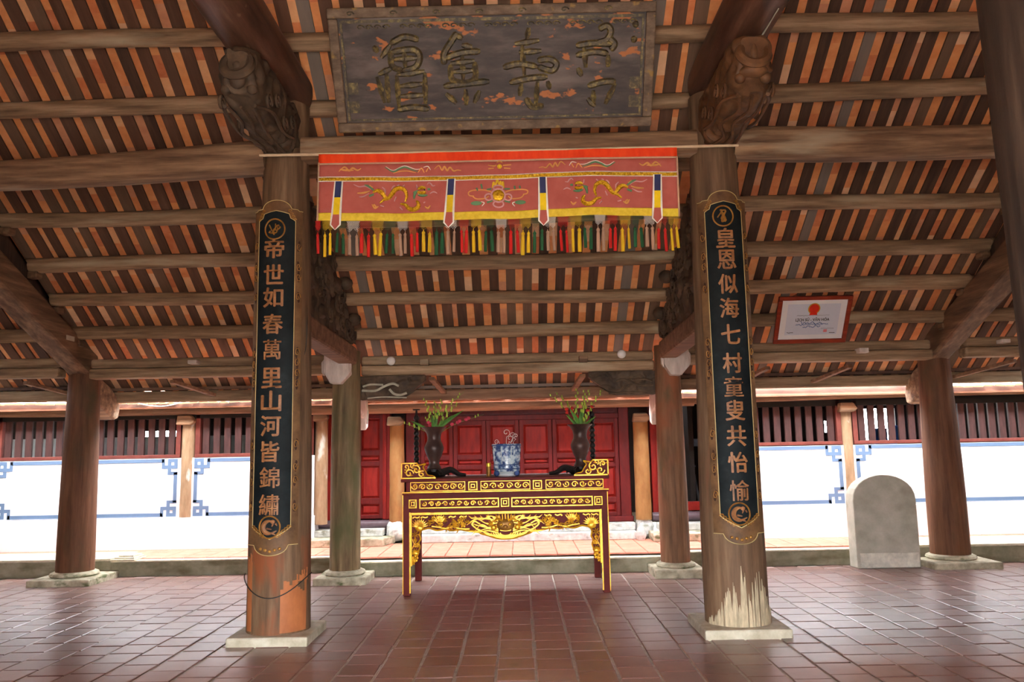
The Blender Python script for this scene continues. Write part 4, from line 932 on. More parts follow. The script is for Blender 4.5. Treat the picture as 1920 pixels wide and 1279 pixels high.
    for s in (-1, 1):
        for f in zs:
            z = z0+(z1-z0)*f
            for q in range(3):
                zz = z+(q-1)*0.033; a = s*(0.200+rb.uniform(-0.008, 0.008)); P = []
                for i in range(9): th = 2*math.pi*i/9; P.append(cyl(a+0.011*math.cos(th)*(1+0.3*math.sin(th+q)), zz+0.017*math.sin(th), 0.0055))
                mb.add(P, [tuple(range(9))])
    tag(mb.build('hole_shade_leaves', M_bhole_shade, t), kind='stuff')
    mb = MB()
    for s in (-1, 1):
        for f in zs:
            z = z0+(z1-z0)*f; sg = rb.choice((-1, 1))
            mb.tube([cyl(s*0.20+0.024*(1-i/14)*math.cos(sg*i*0.62), z+0.045*(1-i/14)*math.sin(sg*i*0.62), 0.007) for i in range(14)], 0.0035, 4)
    tag(mb.build('border_scrolls', M_gold_dk, t), kind='stuff')
    # characters
    n = len(chars)
    for i, (ch, zc, off, sz) in enumerate(chars):
        vs, fs = char_geo(ch)
        mb = MB()
        bo = 0.010 if ch in '繡錦萬愉童' else 0.022
        for ox, oy in ((bo, 0), (-bo, 0), (0, bo*0.8), (0, -bo*0.8)): mb.add([cyl(off+(x+ox)*sz[0], zc+(y+oy)*sz[1], 0.012+0.006*(z*2)+0.0006*(oy > 0)) for x, y, z in vs], fs)
        mb.build('character', M_char, t)
    for zc, off in ((ctop), (cbot)):
        ringm = MB(); ringm.tube([cyl(off+0.086*math.cos(2*math.pi*i/30), zc+0.092*math.sin(2*math.pi*i/30), 0.012) for i in range(31)], 0.007, 6)
        md = ringm.build('medallion_ring', M_gold_dk, t)
        sc = MB(); rs = random.Random(int(zc*77))
        if zc > 2:
            for k in range(4): sc.tube(catmull([cyl(off+rs.uniform(-0.05, 0.05), zc+rs.uniform(-0.055, 0.055), 0.012) for _ in range(4)], 5), 0.006, 5)
        else:
            # curled beast: crescent body, round head, tail tuft and legs
            n_ = 22; P_ = [cyl(off+0.048*math.cos(math.radians(70+230*k/n_)), zc+0.052*math.sin(math.radians(70+230*k/n_)), 0.012) for k in range(n_+1)]
            sc.tube(P_, [0.008+0.014*math.sin(math.pi*k/n_) for k in range(n_+1)], 6)
            sc.ball(cyl(off+0.028, zc+0.045, 0.012), (0.02, 0.01, 0.018), 8, 6)
            for a_, b_, c_, d_ in ((0.05, 0.03, 0.062, 0.012), (0.03, 0.028, 0.022, 0.005), (-0.02, -0.01, 0.02, -0.018), (-0.03, -0.03, 0.008, -0.045), (0.03, -0.045, 0.06, -0.03), (0.022, -0.05, 0.05, -0.062)):
                sc.tube([cyl(off+a_, zc+b_, 0.012), cyl(off+c_, zc+d_, 0.013)], [0.009, 0.004], 5)
        sc.build('medallion_carving', M_char if zc < 2 else M_gold_dk, md)
    return t
def zrow(ys, f, base): return [f(y) for y in ys]
Lc = '帝世如春萬里山河皆錦繡'; Ly = [468, 518, 562, 613, 661, 714, 757, 803, 850, 897, 946]
Rc = '皇恩似海七村童叟共怡愉'; Ry = [451, 493, 540, 586, 636, 690, 734, 778, 825, 873, 924]
zpx = lambda y, x: 0.737+(3.812-0.737)*((1040-(x-500)*0.018)-y)/(660.0)
def zL(y): return 0.76+(1030-y)*(3.70-0.76)/(1030-400)
def zR(y): return 0.79+(1012-y)*(3.70-0.79)/(1012-385)
couplet(-2.13, 0.735, 3.815, [(c, zL(y), -0.012, (0.165 if c not in '萬皆' else 0.15, 0.172)) for c, y in zip(Lc, Ly)], 'black couplet board with gilt characters beginning 帝世如春 on the orange-stained column', (zL(430), -0.01), (zL(986), -0.005))
couplet(1.85, 0.76, 3.815, [(c, zR(y), 0.0, (0.155, 0.17)) for c, y in zip(Rc, Ry)], 'black couplet board with gilt characters beginning 皇恩 on the bleached-foot column', (zR(408), -0.01), (zR(966), -0.01))

# ------------------------------------------------------------------ embroidered valance on a rod
BY = 6.86
ban = thing('embroidered_valance', (-0.15, BY, 4.2), 'salmon embroidered dragon valance with coloured tassels hanging from a rod', 'banner')
def bxz(u, v):      # photo pixel on the cloth -> metres
    return (-1.745+(u-598)*(3.195/672), 4.215-(v-(293-0.0149*(u-598)))*0.00490)
wav = lambda x, z: 0.018*math.sin(x*5.1+1.0)*(4.25-z)/0.6+0.008*math.sin(x*13+2)*(4.25-z)/0.6
def cloth(name, z0, z1, m, x0=-1.745, x1=1.45, d=0.0, nx=90, nz=10, par=None, bow=0.0):
    fn = lambda u, v: Vector((x0+(x1-x0)*u, BY-d+wav(x0+(x1-x0)*u, z0+(z1-z0)*v), z0+(z1-z0)*v+0.008*math.sin((x0+(x1-x0)*u)*3.1)*(1 if z0 < 4.1 else 0.2)))
    ob = MB().grid(fn, nx, nz).build(name, m, par or ban, smooth=True)
    so = ob.modifiers.new('thick', 'SOLIDIFY'); so.thickness = 0.004; so.offset = 0
    return ob
zq = lambda x, z: z+0.008*math.sin(x*3.1)
cp = cloth('cloth_panel', 3.655, 4.14, M_cloth)
cloth('header', 4.135, 4.225, M_vermil, d=0.004); cloth('hem', 3.60, 3.672, M_yellow, d=0.006)
cloth('beige_edging', 4.124, 4.138, M_beige, d=0.007, nz=3)
cloth('side_edging', 3.60, 4.14, M_beige, -1.75, -1.735, 0.007, 3); cloth('side_edging', 3.60, 4.14, M_beige, 1.44, 1.455, 0.007, 3)
cloth('gold_braid', 3.965, 3.998, M_sequin, -1.735, 1.44, 0.007)
def on(x, z, d=0.008): return Vector((x, BY-d+wav(x, z), zq(x, z)))
for z in (3.962, 4.001):
    mb = MB()
    for i in range(300):
        x = -1.735+3.175*i/299; mb.ball(on(x, z, 0.011), 0.0055, 5, 3)
    tag(mb.build('pearl_edging', M_whitethread, ban), kind='stuff')
MB().tube([(-2.28, BY+0.005, 4.232), (-1.0, BY+0.005, 4.225), (0.5, BY+0.005, 4.222), (2.0, BY+0.005, 4.228)], 0.013, 10).build('rod', M_rod, ban, smooth=True)
for uc in (636, 846, 1017, 1232):
    x = bxz(uc, 380)[0]; xs = x+(0.006 if uc < 900 else -0.006 if uc > 1100 else 0); sl = -0.03 if uc < 900 else (0.0 if uc < 1100 else -0.02)
    st = thing  # each strap: white-edged tongue of blue, yellow and salmon satin
    poly = lambda s, za, zb_: [(xs+sl*(3.965-za)/0.44-s, za), (xs+sl*(3.965-za)/0.44+s, za)]
    def strip(name, za, zb_, s, m, d, tip=False, par=None):
        P = [(xs+sl*(3.965-zb_)/0.44-s, zb_), (xs+sl*(3.965-za)/0.44-s*(1.25 if za < 3.6 else 1), za)]
        if tip: P.append((xs+sl*(3.965-za+0.05)/0.44, za-0.045))
        P += [(xs+sl*(3.965-za)/0.44+s*(1.25 if za < 3.6 else 1), za), (xs+sl*(3.965-zb_)/0.44+s, zb_)]
        return MB().prism(P, (0, BY-d, 0), (1, 0, 0), (0, 0, 1), (0, 0.006, 0)).build(name, m, par or ban)
    sp = strip('strap', 3.565, 3.965, 0.038, M_whitethread, 0.030, True)
    strip('blue_satin', 3.815, 3.962, 0.027, M_navy, 0.034, par=sp); strip('yellow_satin', 3.66, 3.815, 0.027, M_ysatin, 0.034, par=sp); strip('salmon_satin', 3.57, 3.66, 0.028, M_cloth, 0.034, True, par=sp)
# embroidery --------------------------------------------------------------------------------------------------------
def emb(name, paths, m, r=0.006, parent=cp, taper=True, d=0.009):
    mb = MB()
    for p in paths:
        P = [on(*q, d) for q in p]
        P = catmull(P, 5) if len(P) > 2 else P
        n = len(P); rr = [r*(0.35+0.65*math.sin(math.pi*min(1, (i+0.6)/n))) if taper else r for i in range(n)]
        mb.tube(P, rr, 5, flat=(0, 1, 0))
    return tag(mb.build(name, m, parent), kind='stuff')
def c1(u, v): return bxz(590+u/5.8125, 280+v/5.8125)
def c2(u, v): return bxz(820+u/5.8125, 280+v/5.8125)
def mir(q): x0 = bxz(938, 370)[0]; return (2*x0-q[0], q[1])
body = [[(640, 490), (690, 470), (735, 490), (765, 530), (790, 545)], [(715, 605), (760, 565), (810, 545), (845, 500), (880, 455), (930, 435), (985, 460), (1005, 520), (990, 585)], [(935, 605), (990, 615), (1030, 655), (1085, 668), (1130, 640), (1130, 595), (1110, 575)]]
head = [[(1130, 450), (1170, 432), (1215, 440)], [(1125, 480), (1180, 490), (1220, 480)]]
green = [[(1085, 555), (1095, 500), (1130, 460)], [(1130, 510), (1180, 520), (1235, 515)], [(1235, 450), (1265, 450)], [(550, 410), (600, 430), (655, 470)], [(600, 530), (650, 510)], [(1080, 490), (1110, 470)]]
pink = [[(430, 405), (490, 430), (560, 425), (620, 460)], [(490, 540), (540, 535), (600, 500)], [(740, 430), (770, 460), (775, 510)], [(840, 450), (860, 420), (880, 410)], [(900, 410), (925, 400)], [(960, 420), (985, 400)], [(1120, 440), (1115, 400)], [(1230, 400), (1250, 380), (1275, 395), (1290, 415), (1320, 410)], [(1260, 500), (1300, 480), (1340, 495)], [(870, 580), (890, 530)], [(720, 630), (760, 640)], [(930, 640), (960, 670)], [(1190, 600), (1210, 590)]]
orange = [[(470, 500), (540, 495), (610, 475)], [(600, 415), (640, 440)], [(630, 620), (660, 660), (700, 640)], [(650, 620), (680, 650)], [(1205, 640), (1240, 660), (1265, 630)], [(1130, 500), (1200, 470)]]
for fx in (False, True):
    T = (lambda q: mir(c1(*q))) if fx else (lambda q: c1(*q))
    dr = thing
    emb('dragon_body', [[T(q) for q in p] for p in body], M_sequin, 0.023, d=0.012)
    emb('dragon_head', [[T(q) for q in p] for p in head], M_sequin, 0.018, d=0.012)
    emb('dragon_green', [[T(q) for q in p] for p in green], M_thr_g, 0.013)
    emb('dragon_mane', [[T(q) for q in p] for p in pink], M_thr_p, 0.007)
    emb('dragon_flame', [[T(q) for q in p] for p in orange], M_thr_o, 0.010)
    eye = MB(); e = T((1203, 462)); eye.ball(on(e[0], e[1], 0.02), 0.006, 6, 4); eye.build('dragon_eye', M_ink, cp)
    # small upper border dragons and clouds
    emb('border_dragon_green', [[T(q) for q in ((770, 215), (860, 260), (920, 230), (990, 210), (1060, 235), (1130, 255))]], M_thr_g, 0.009)
    emb('border_dragon_mane', [[T(q) for q in ((780, 205), (860, 245), (980, 195), (1100, 230), (1180, 225))], [T(q) for q in ((1190, 210), (1240, 200), (1270, 240))]], M_whitethread, 0.004)
    emb('border_dragon_gold', [[T(q) for q in ((860, 275), (930, 255), (1020, 250), (1110, 270))], [T(q) for q in ((1130, 270), (1170, 220), (1200, 270))], [T(q) for q in ((1220, 260), (1245, 215))]], M_thr_o, 0.006)
    emb('border_cloud', [[T(q) for q in ((270, 265), (330, 215), (380, 255), (420, 225), (470, 250), (510, 230))], [T(q) for q in ((280, 240), (340, 250), (430, 250))]], M_thr_o, 0.010)
    emb('border_cloud', [[T(q) for q in ((1310, 230), (1360, 190), (1395, 240), (1420, 200), (1450, 245), (1480, 210), (1520, 250), (1560, 240), (1600, 245))]], M_thr_o, 0.009)
# central flaming jewel with clouds
jc = c2(663, 522)
MB().ball(on(jc[0], jc[1], 0.012), (0.052, 0.012, 0.052), 20, 10).build('jewel', M_sequin, cp, smooth=True)
em = [[c2(*q) for q in p] for p in ([(600, 440), (615, 380), (630, 420)], [(635, 420), (655, 350), (670, 410)], [(680, 420), (690, 370), (700, 420)], [(705, 430), (715, 375), (725, 440)])]
emb('jewel_flame', em, M_tyel, 0.010)
def lobe(u, v, a, b): return [c2(u+a*math.cos(2*math.pi*i/14), v+b*math.sin(2*math.pi*i/14)) for i in range(15)]
emb('jewel_petal', [lobe(663, 522, 75, 72), lobe(663, 615, 55, 35), lobe(663, 440, 50, 28), lobe(560, 540, 40, 35), lobe(768, 540, 40, 35)], M_thr_p, 0.008, taper=False)
emb('jewel_cloud', [[c2(*q) for q in p] for p in ([(600, 490), (520, 465), (400, 465), (345, 485), (350, 520), (400, 530)], [(390, 535), (430, 560), (520, 555), (560, 530)], [(730, 490), (800, 465), (920, 460), (980, 475), (975, 505), (930, 515)], [(940, 520), (900, 550), (810, 555), (770, 530)])], M_thr_o, 0.006, taper=False)
emb('jewel_leaf', [[c2(*q) for q in p] for p in ([(540, 460), (590, 450)], [(730, 450), (790, 450)], [(540, 600), (600, 580)], [(730, 580), (790, 595)], [(430, 440), (440, 470)], [(480, 400), (490, 450)], [(840, 420), (845, 460)], [(895, 420), (900, 450)])], M_thr_g, 0.010)
for u in (425, 900):
    p = c2(u, 608 if u < 600 else 598); MB().ball(on(p[0], p[1], 0.009), (0.05, 0.004, 0.02), 14, 6).build('jewel_leaf', M_thr_g, cp)
    s = 1 if u < 600 else -1; emb('jewel_curl', [[c2(u+s*50, 590), c2(u+s*85, 605), c2(u+s*60, 640)]], M_whitethread, 0.005)
p = c2(682, 207); MB().ball(on(p[0], p[1], 0.009), (0.022, 0.006, 0.022), 12, 6).build('border_jewel', M_tyel, cp)
emb('border_jewel_cloud', [[c2(*q) for q in z] for z in ([(555, 190), (620, 200), (650, 190)], [(560, 230), (620, 225)], [(720, 195), (810, 190)], [(730, 225), (800, 230)], [(650, 165), (682, 150), (715, 165)])], M_thr_o, 0.007)
# netting and tassels
order = [M_tbeige, M_tred, M_tyel, M_tgreen]
def tassel_mesh(m):
    prof = [(0.009, -0.172), (0.0095, -0.10), (0.0085, -0.04), (0.007, -0.012), (0.0095, -0.006), (0.008, 0.006), (0.002, 0.016), (0.0015, 0.03)]
    return MB().lathe(prof, (0, 0, 0), 8).mesh('tassel', m, True, origin=(0, 0, 0))[0]
tms = [tassel_mesh(m) for m in order]
x = -1.735; k = 0; rx = random.Random(8)
seq = [1, 2, 2, 3, 3]+[c for _ in range(12) for c in (0, 0, 1, 1, 2, 2, 3, 3)]
xs_t = [-1.735+0.0545*i+rx.uniform(-0.006, 0.006) for i in range(60)]
xs_t = [x for x in xs_t if x < 1.47]
for i, x in enumerate(xs_t):
    c = seq[i] if i < len(xs_t)-4 else [1, 1, 2, 2][i-len(xs_t)+4]; o = inst('tassel', tms[c], (x, BY+wav(x, 3.6)-0.004, 3.475+rx.uniform(-0.012, 0.01)), ban, rot=(rx.uniform(-0.06, 0.06), rx.uniform(-0.05, 0.05), 0)); o.scale = (rx.uniform(1.3, 1.9), 1.3, rx.uniform(0.95, 1.15)); WL[o.name] = Vector((x, BY, 3.47))
netmats = {1: M_tred, 2: M_tyel, 3: M_tgreen, 0: M_whitethread}
i = 0
while i < len(xs_t):
    c = seq[i] if i < len(xs_t)-4 else [1, 1, 2, 2][i-len(xs_t)+4]; j = i
    while j+1 < len(xs_t) and (seq[j+1] if j+1 < len(xs_t)-4 else [1, 1, 2, 2][j+1-len(xs_t)+4]) == c: j += 1
    xa, xb = xs_t[i]-0.027, xs_t[j]+0.027; mb = MB(); zt, zb_ = 3.607, 3.497; nd = 7
    stp = (xb-xa)/nd
    for q in range(-nd, nd+1):
        for sg in (1, -1):
            pts = []
            for s in range(9):
                t_ = s/8; x = (xa+stp*q if sg > 0 else xb-stp*q)+sg*t_*0.105
                z = zt-(zt-zb_)*t_
                low = zb_+0.05*abs(((x-xa)/(xb-xa))*2 % 1-0.5)*2*0.9
                if xa <= x <= xb and z >= low: pts.append((x, BY+wav(x, 3.6), z))
            if len(pts) > 1: mb.tube([pts[0], pts[-1]], 0.0012, 3, False)
    tag(mb.build('net_fringe', netmats[c], ban), kind='stuff'); i = j+1

# ------------------------------------------------------------------ framed certificate leaning out from the wall plate
ce = thing('framed_certificate', (3.75, 10.1, 2.8), 'white certificate with red round emblem in a red-brown wooden frame', 'certificate')
CB = Vector((3.665, 10.04, 2.832)); CT = Vector((3.665, 9.69, 3.365)); CU = (CT-CB); CHh = CU.length; CU = CU.normalized(); CX = Vector((1, 0, 0.004)).normalized(); CN = CX.cross(CU)
def cq(a, b, c=0.0): return CB+CX*a+CU*b+CN*c
def cbox(mb, a0, a1, b0, b1, c0, c1): return mb.hexa([cq(a0, b0, c0), cq(a1, b0, c0), cq(a1, b1, c0), cq(a0, b1, c0), cq(a0, b0, c1), cq(a1, b0, c1), cq(a1, b1, c1), cq(a0, b1, c1)])
hw = 0.455
cbox(MB(), -hw+0.02, hw-0.02, 0.02, CHh-0.02, -0.01, 0.004).build('paper', M_paper, ce)
for (a0, a1, b0, b1) in ((-hw, hw, 0, 0.055), (-hw, hw, CHh-0.05, CHh), (-hw, -hw+0.055, 0.055, CHh-0.05), (hw-0.055, hw, 0.055, CHh-0.05)):
    cbox(MB(), a0, a1, b0, b1, -0.015, 0.022).build('frame_rail', M_frame, ce, bevel=0.008)
cbox(MB(), -0.325, 0.325, 0.115, CHh-0.105, 0.004, 0.0048).build('printed_field', M_paperin, ce)
zc = CHh*0.735
MB().prism([(0.075*math.cos(i*math.pi/15), 0.075*math.sin(i*math.pi/15)) for i in range(30)], cq(0, zc, 0.005), CX, CU, CN*0.0008).build('emblem_rim', M_embg, ce)
em = MB().prism([(0.062*math.cos(i*math.pi/15), 0.062*math.sin(i*math.pi/15)) for i in range(30)], cq(0, zc, 0.0058), CX, CU, CN*0.0008)
em.prism([(-0.05, -0.085), (0.05, -0.085), (0.04, -0.05), (-0.04, -0.05)], cq(0, zc, 0.0057), CX, CU, CN*0.0008); em.build('emblem', M_emb, ce)
def ctext(body, a, b, w, h, m, off=0.0):
    me = text_mesh(body, 1.0, off); vs = [v.co.copy() for v in me.vertices]; fs = [tuple(p.vertices) for p in me.polygons]; bpy.data.meshes.remove(me)
    x0 = min(v.x for v in vs); x1 = max(v.x for v in vs); y0 = min(v.y for v in vs); y1 = max(v.y for v in vs)
    MB().add([cq(a-w/2+(v.x-x0)/(x1-x0)*w, b-h/2+(v.y-y0)/(y1-y0)*h, 0.0062) for v in vs], fs).build('lettering', m, ce)
ctext('LỊCH SỬ - VĂN HÓA', 0, CHh*0.505, 0.42, 0.062, M_ink, 0.03)
def squiggle(a0, a1, b, h, m, n, seed, r=0.003):
    rs = random.Random(seed); P = [cq(a0+(a1-a0)*i/n, b+rs.uniform(-h, h), 0.0062) for i in range(n+1)]
    MB().tube(P, r, 4).build('illegible_line', m, ce)
squiggle(-0.2, 0.2, CHh*0.595, 0.004, M_inkg, 40, 1, 0.003); squiggle(-0.14, 0.14, CHh*0.43, 0.02, M_inkb, 30, 2, 0.0045); squiggle(-0.2, 0.2, CHh*0.40, 0.012, M_inkb, 34, 3, 0.004); squiggle(-0.11, 0.11, CHh*0.355, 0.014, M_inkb, 22, 4, 0.004)
squiggle(0.12, 0.28, CHh*0.31, 0.003, M_inkg, 14, 5); squiggle(-0.30, -0.22, CHh*0.23, 0.006, M_ink, 10, 6); squiggle(0.23, 0.30, CHh*0.22, 0.006, M_ink, 10, 7)
cbox(MB(), 0.155, 0.2, CHh*0.23, CHh*0.29, 0.006, 0.0065).build('seal', M_inkr, ce)
MB().tube([cq(-0.3, CHh-0.02, -0.016), cq(-0.1, CHh+0.08, -0.05), (3.66, 9.62, 3.42)], 0.003, 5).tube([cq(0.3, CHh-0.02, -0.016), cq(0.1, CHh+0.08, -0.05), (3.66, 9.62, 3.42)], 0.003, 5).build('hanging_wire', M_cable, ce)

# ------------------------------------------------------------------ altar table
TX0, TX1 = -1.315, 0.96; TC = (TX0+TX1)/2; TY = 9.05; TB = 10.14
alt = thing('altar_table', (TC, 9.6, 0), 'maroon lacquered altar table with gilded openwork frieze, apron and corner ornaments', 'table')
for x0, y0 in ((TX0, TY), (TX1-0.078, TY), (TX0, TB-0.08), (TX1-0.078, TB-0.08)):
    lg = MB().box(x0, x0+0.078, y0, y0+0.08, 0, 1.09).build('leg', M_maroon, alt, bevel=0.006)
    if y0 == TY:
        xi = x0+0.078 if x0 < 0 else x0; xo = x0 if x0 < 0 else x0+0.078
        MB().box(xo-0.004, xo+0.004, TY-0.006, TY+0.004, 0.02, 1.09).build('gilt_edge', M_gold, lg)
        MB().box(xi-0.007, xi+0.007, TY-0.006, TY+0.004, 0.03, 0.9).build('gilt_edge', M_gold, lg)
MB().box(TX0-0.02, TX1+0.025, TY-0.03, TB+0.02, 1.232, 1.268).build('tabletop', M_maroon, alt, bevel=0.008)
MB().box(TX0+0.055, TX1-0.04, TY+0.02, TB-0.03, 1.12, 1.232).build('waist', M_maroon, alt)
MB().box(TX0-0.005, TX1+0.015, TY-0.012, TB, 1.09, 1.112).build('shoulder', M_maroon, alt, bevel=0.004)
MB().box(TX0-0.008, TX1+0.018, TY-0.018, TY+0.01, 1.110, 1.124).build('gilt_ledge', M_gold, alt, bevel=0.003)
MB().box(TX0+0.02, TX1-0.02, TY+0.012, TY+0.05, 0.86, 1.09).build('front_rail', M_maroon, alt)
MB().box(TX0+0.02, TX1-0.02, TB-0.05, TB-0.01, 0.86, 1.09).build('back_rail', M_maroon, alt)
for x0 in (TX0+0.02, TX1-0.06): MB().box(x0, x0+0.04, TY+0.08, TB-0.08, 0.86, 1.09).build('side_rail', M_maroon, alt)
rc = random.Random(77)
def scrollwork(mb, x0, x1, z0, z1, y, n, r=0.006):
    """run of alternating scrolls with leaves that fills a frieze panel"""
    h = z1-z0; w = (x1-x0)/n; c = (x0+x1)/2
    for i in range(n):
        xc = x0+w*(i+0.5); up = i % 2 == 0; zc = z0+h*(0.55 if up else 0.45); sg = 1 if up else -1
        sg = sg*(1 if xc < c else -1); R = min(h*0.42, w*0.5)
        mb.tube([(px_, y, pz_) for px_, _, pz_ in spiral((xc, zc), R, 1.3, (math.pi if xc < c else 0), sg, 16)], [r]*15+[r*1.6], 5)
        for k in range(3):
            a = rc.uniform(0, 6.28); L = R*rc.uniform(0.7, 1.1); p = Vector((xc+w*0.5*rc.uniform(-0.7, 0.7), y, z0+h*rc.uniform(0.2, 0.8)))
            q = p+Vector((math.cos(a)*L*0.7, -0.004, math.sin(a)*L*0.5)); q.z = min(max(q.z, z0+0.004), z1-0.004)
            mb.tube([p, (p+q)/2+Vector((0, -0.004, 0)), q], [r*0.5, r*1.5, r*0.3], 5)
def gframe(mb, x0, x1, z0, z1, y, w=0.01, d=0.014):
    mb.box(x0, x1, y-d, y, z0, z0+w); mb.box(x0, x1, y-d, y, z1-w, z1); mb.box(x0, x0+w, y-d, y, z0+w, z1-w); mb.box(x1-w, x1, y-d, y, z0+w, z1-w)
def key_square(mb, x0, x1, z0, z1, y):
    gframe(mb, x0, x1, z0, z1, y, 0.009); e = (x1-x0)*0.27; gframe(mb, x0+e, x1-e, z0+e, z1-e, y, 0.008)
    for a, b in ((x0, z0), (x1, z0), (x0, z1), (x1, z1)):
        cx, cz = (x0+x1)/2, (z0+z1)/2; mb.tube([(a+(cx-a)*0.15, y-0.006, b+(cz-b)*0.15), (a+(cx-a)*0.55, y-0.006, b+(cz-b)*0.55)], 0.004, 4)
# waist frieze
tx = lambda u: -1.335+(u-752)*(2.315/389)
wy = TY+0.018
for u0, u1, n in ((769, 872, 7), (901, 994, 6), (1023, 1131, 7)):
    fr = MB(); gframe(fr, tx(u0), tx(u1), 1.128, 1.230, wy, 0.007, 0.012); f = fr.build('frieze_panel', M_gold, alt)
    mb = MB(); scrollwork(mb, tx(u0)+0.008, tx(u1)-0.008, 1.135, 1.224, wy-0.004, n, 0.0065); mb.build('frieze_scrolls', M_gold, f, smooth=True)
for u0, u1 in ((878, 895), (999, 1016)):
    mb = MB(); key_square(mb, tx(u0), tx(u1), 1.13, 1.228, wy); mb.build('frieze_square', M_gold, alt)
# drawer row
ry = TY+0.012
for u0, u1 in ((766.5, 781), (938.5, 954), (1113, 1128)):
    mb = MB(); key_square(mb, tx(u0), tx(u1), 0.945, 1.04, ry); mb.build('drawer_square', M_gold, alt)
for u0, u1 in ((786, 935), (958, 1110)):
    fr = MB(); gframe(fr, tx(u0), tx(u1), 0.94, 1.045, ry, 0.012, 0.016); f = fr.build('drawer_panel', M_gold, alt)
    mb = MB(); scrollwork(mb, tx(u0)+0.02, tx(u1)-0.02, 0.958, 1.027, ry-0.004, 11, 0.0075); mb.build('drawer_scrolls', M_gold, f, smooth=True)
# gilt inner frame and scalloped apron
ay = TY+0.008; gx0, gx1 = TX0+0.078, TX1-0.078
MB().box(gx0, gx1, ay-0.012, ay+0.004, 0.868, 0.898).build('gilt_rail', M_gold, alt, bevel=0.003)
def apron_edge():
    half = [(0.0, 0.595), (0.10, 0.602), (0.20, 0.635), (0.27, 0.655), (0.33, 0.685), (0.42, 0.688), (0.50, 0.702), (0.60, 0.695), (0.66, 0.712), (0.76, 0.70), (0.84, 0.724), (0.90, 0.715), (0.935, 0.70), (0.955, 0.66), (0.945, 0.61), (0.965, 0.57), (0.952, 0.52), (0.97, 0.47), (0.985, 0.42), (1.01, 0.40), (1.025, 0.36), (1.05, 0.32)]
    return half
hp = apron_edge(); HW = (gx1-gx0)/2; gc = (gx0+gx1)/2
sc = HW/1.06
right = [(gc+a*sc, z) for a, z in hp]; left = [(gc-a*sc, z) for a, z in hp][::-1]
poly = [(gx0, 0.87), (gx0, 0.32)]+left[1:]+right[1:-1]+[(gx1, 0.32), (gx1, 0.87)]
ap = MB().prism(poly[::-1], (0, ay+0.03, 0), (1, 0, 0), (0, 0, 1), (0, -0.02, 0)).build('apron', M_maroon, alt)
mb = MB(); mb.tube(catmull([(x, ay+0.004, z) for x, z in left+right[1:]], 4), 0.010, 6); mb.build('apron_edge', M_gold, ap, smooth=True)
for x0 in (gx0, gx1-0.022): MB().box(x0, x0+0.022, ay-0.012, ay+0.008, 0.32, 0.868).build('apron_side', M_gold, ap, bevel=0.003)
def fan(mb, c, r, a0, a1, n, w=0.008):
    for i in range(n):
        a = a0+(a1-a0)*i/(n-1); d = Vector((math.cos(a), 0, math.sin(a)))
        mb.tube([c+d*r*0.15, c+d*r*0.6+Vector((0, -0.010, 0)), c+d*r], [w*0.6, w*1.3, w*0.3], 5)
def flower(mb, c, r, n=5):
    for i in range(n):
        a = 2*math.pi*i/n+0.3; mb.ball(c+Vector((math.cos(a)*r*0.6, -0.004, math.sin(a)*r*0.6)), (r*0.42, 0.008, r*0.42), 8, 5)
    mb.ball(c+Vector((0, -0.010, 0)), (r*0.3, 0.01, r*0.3), 8, 5)
yy = ay-0.002
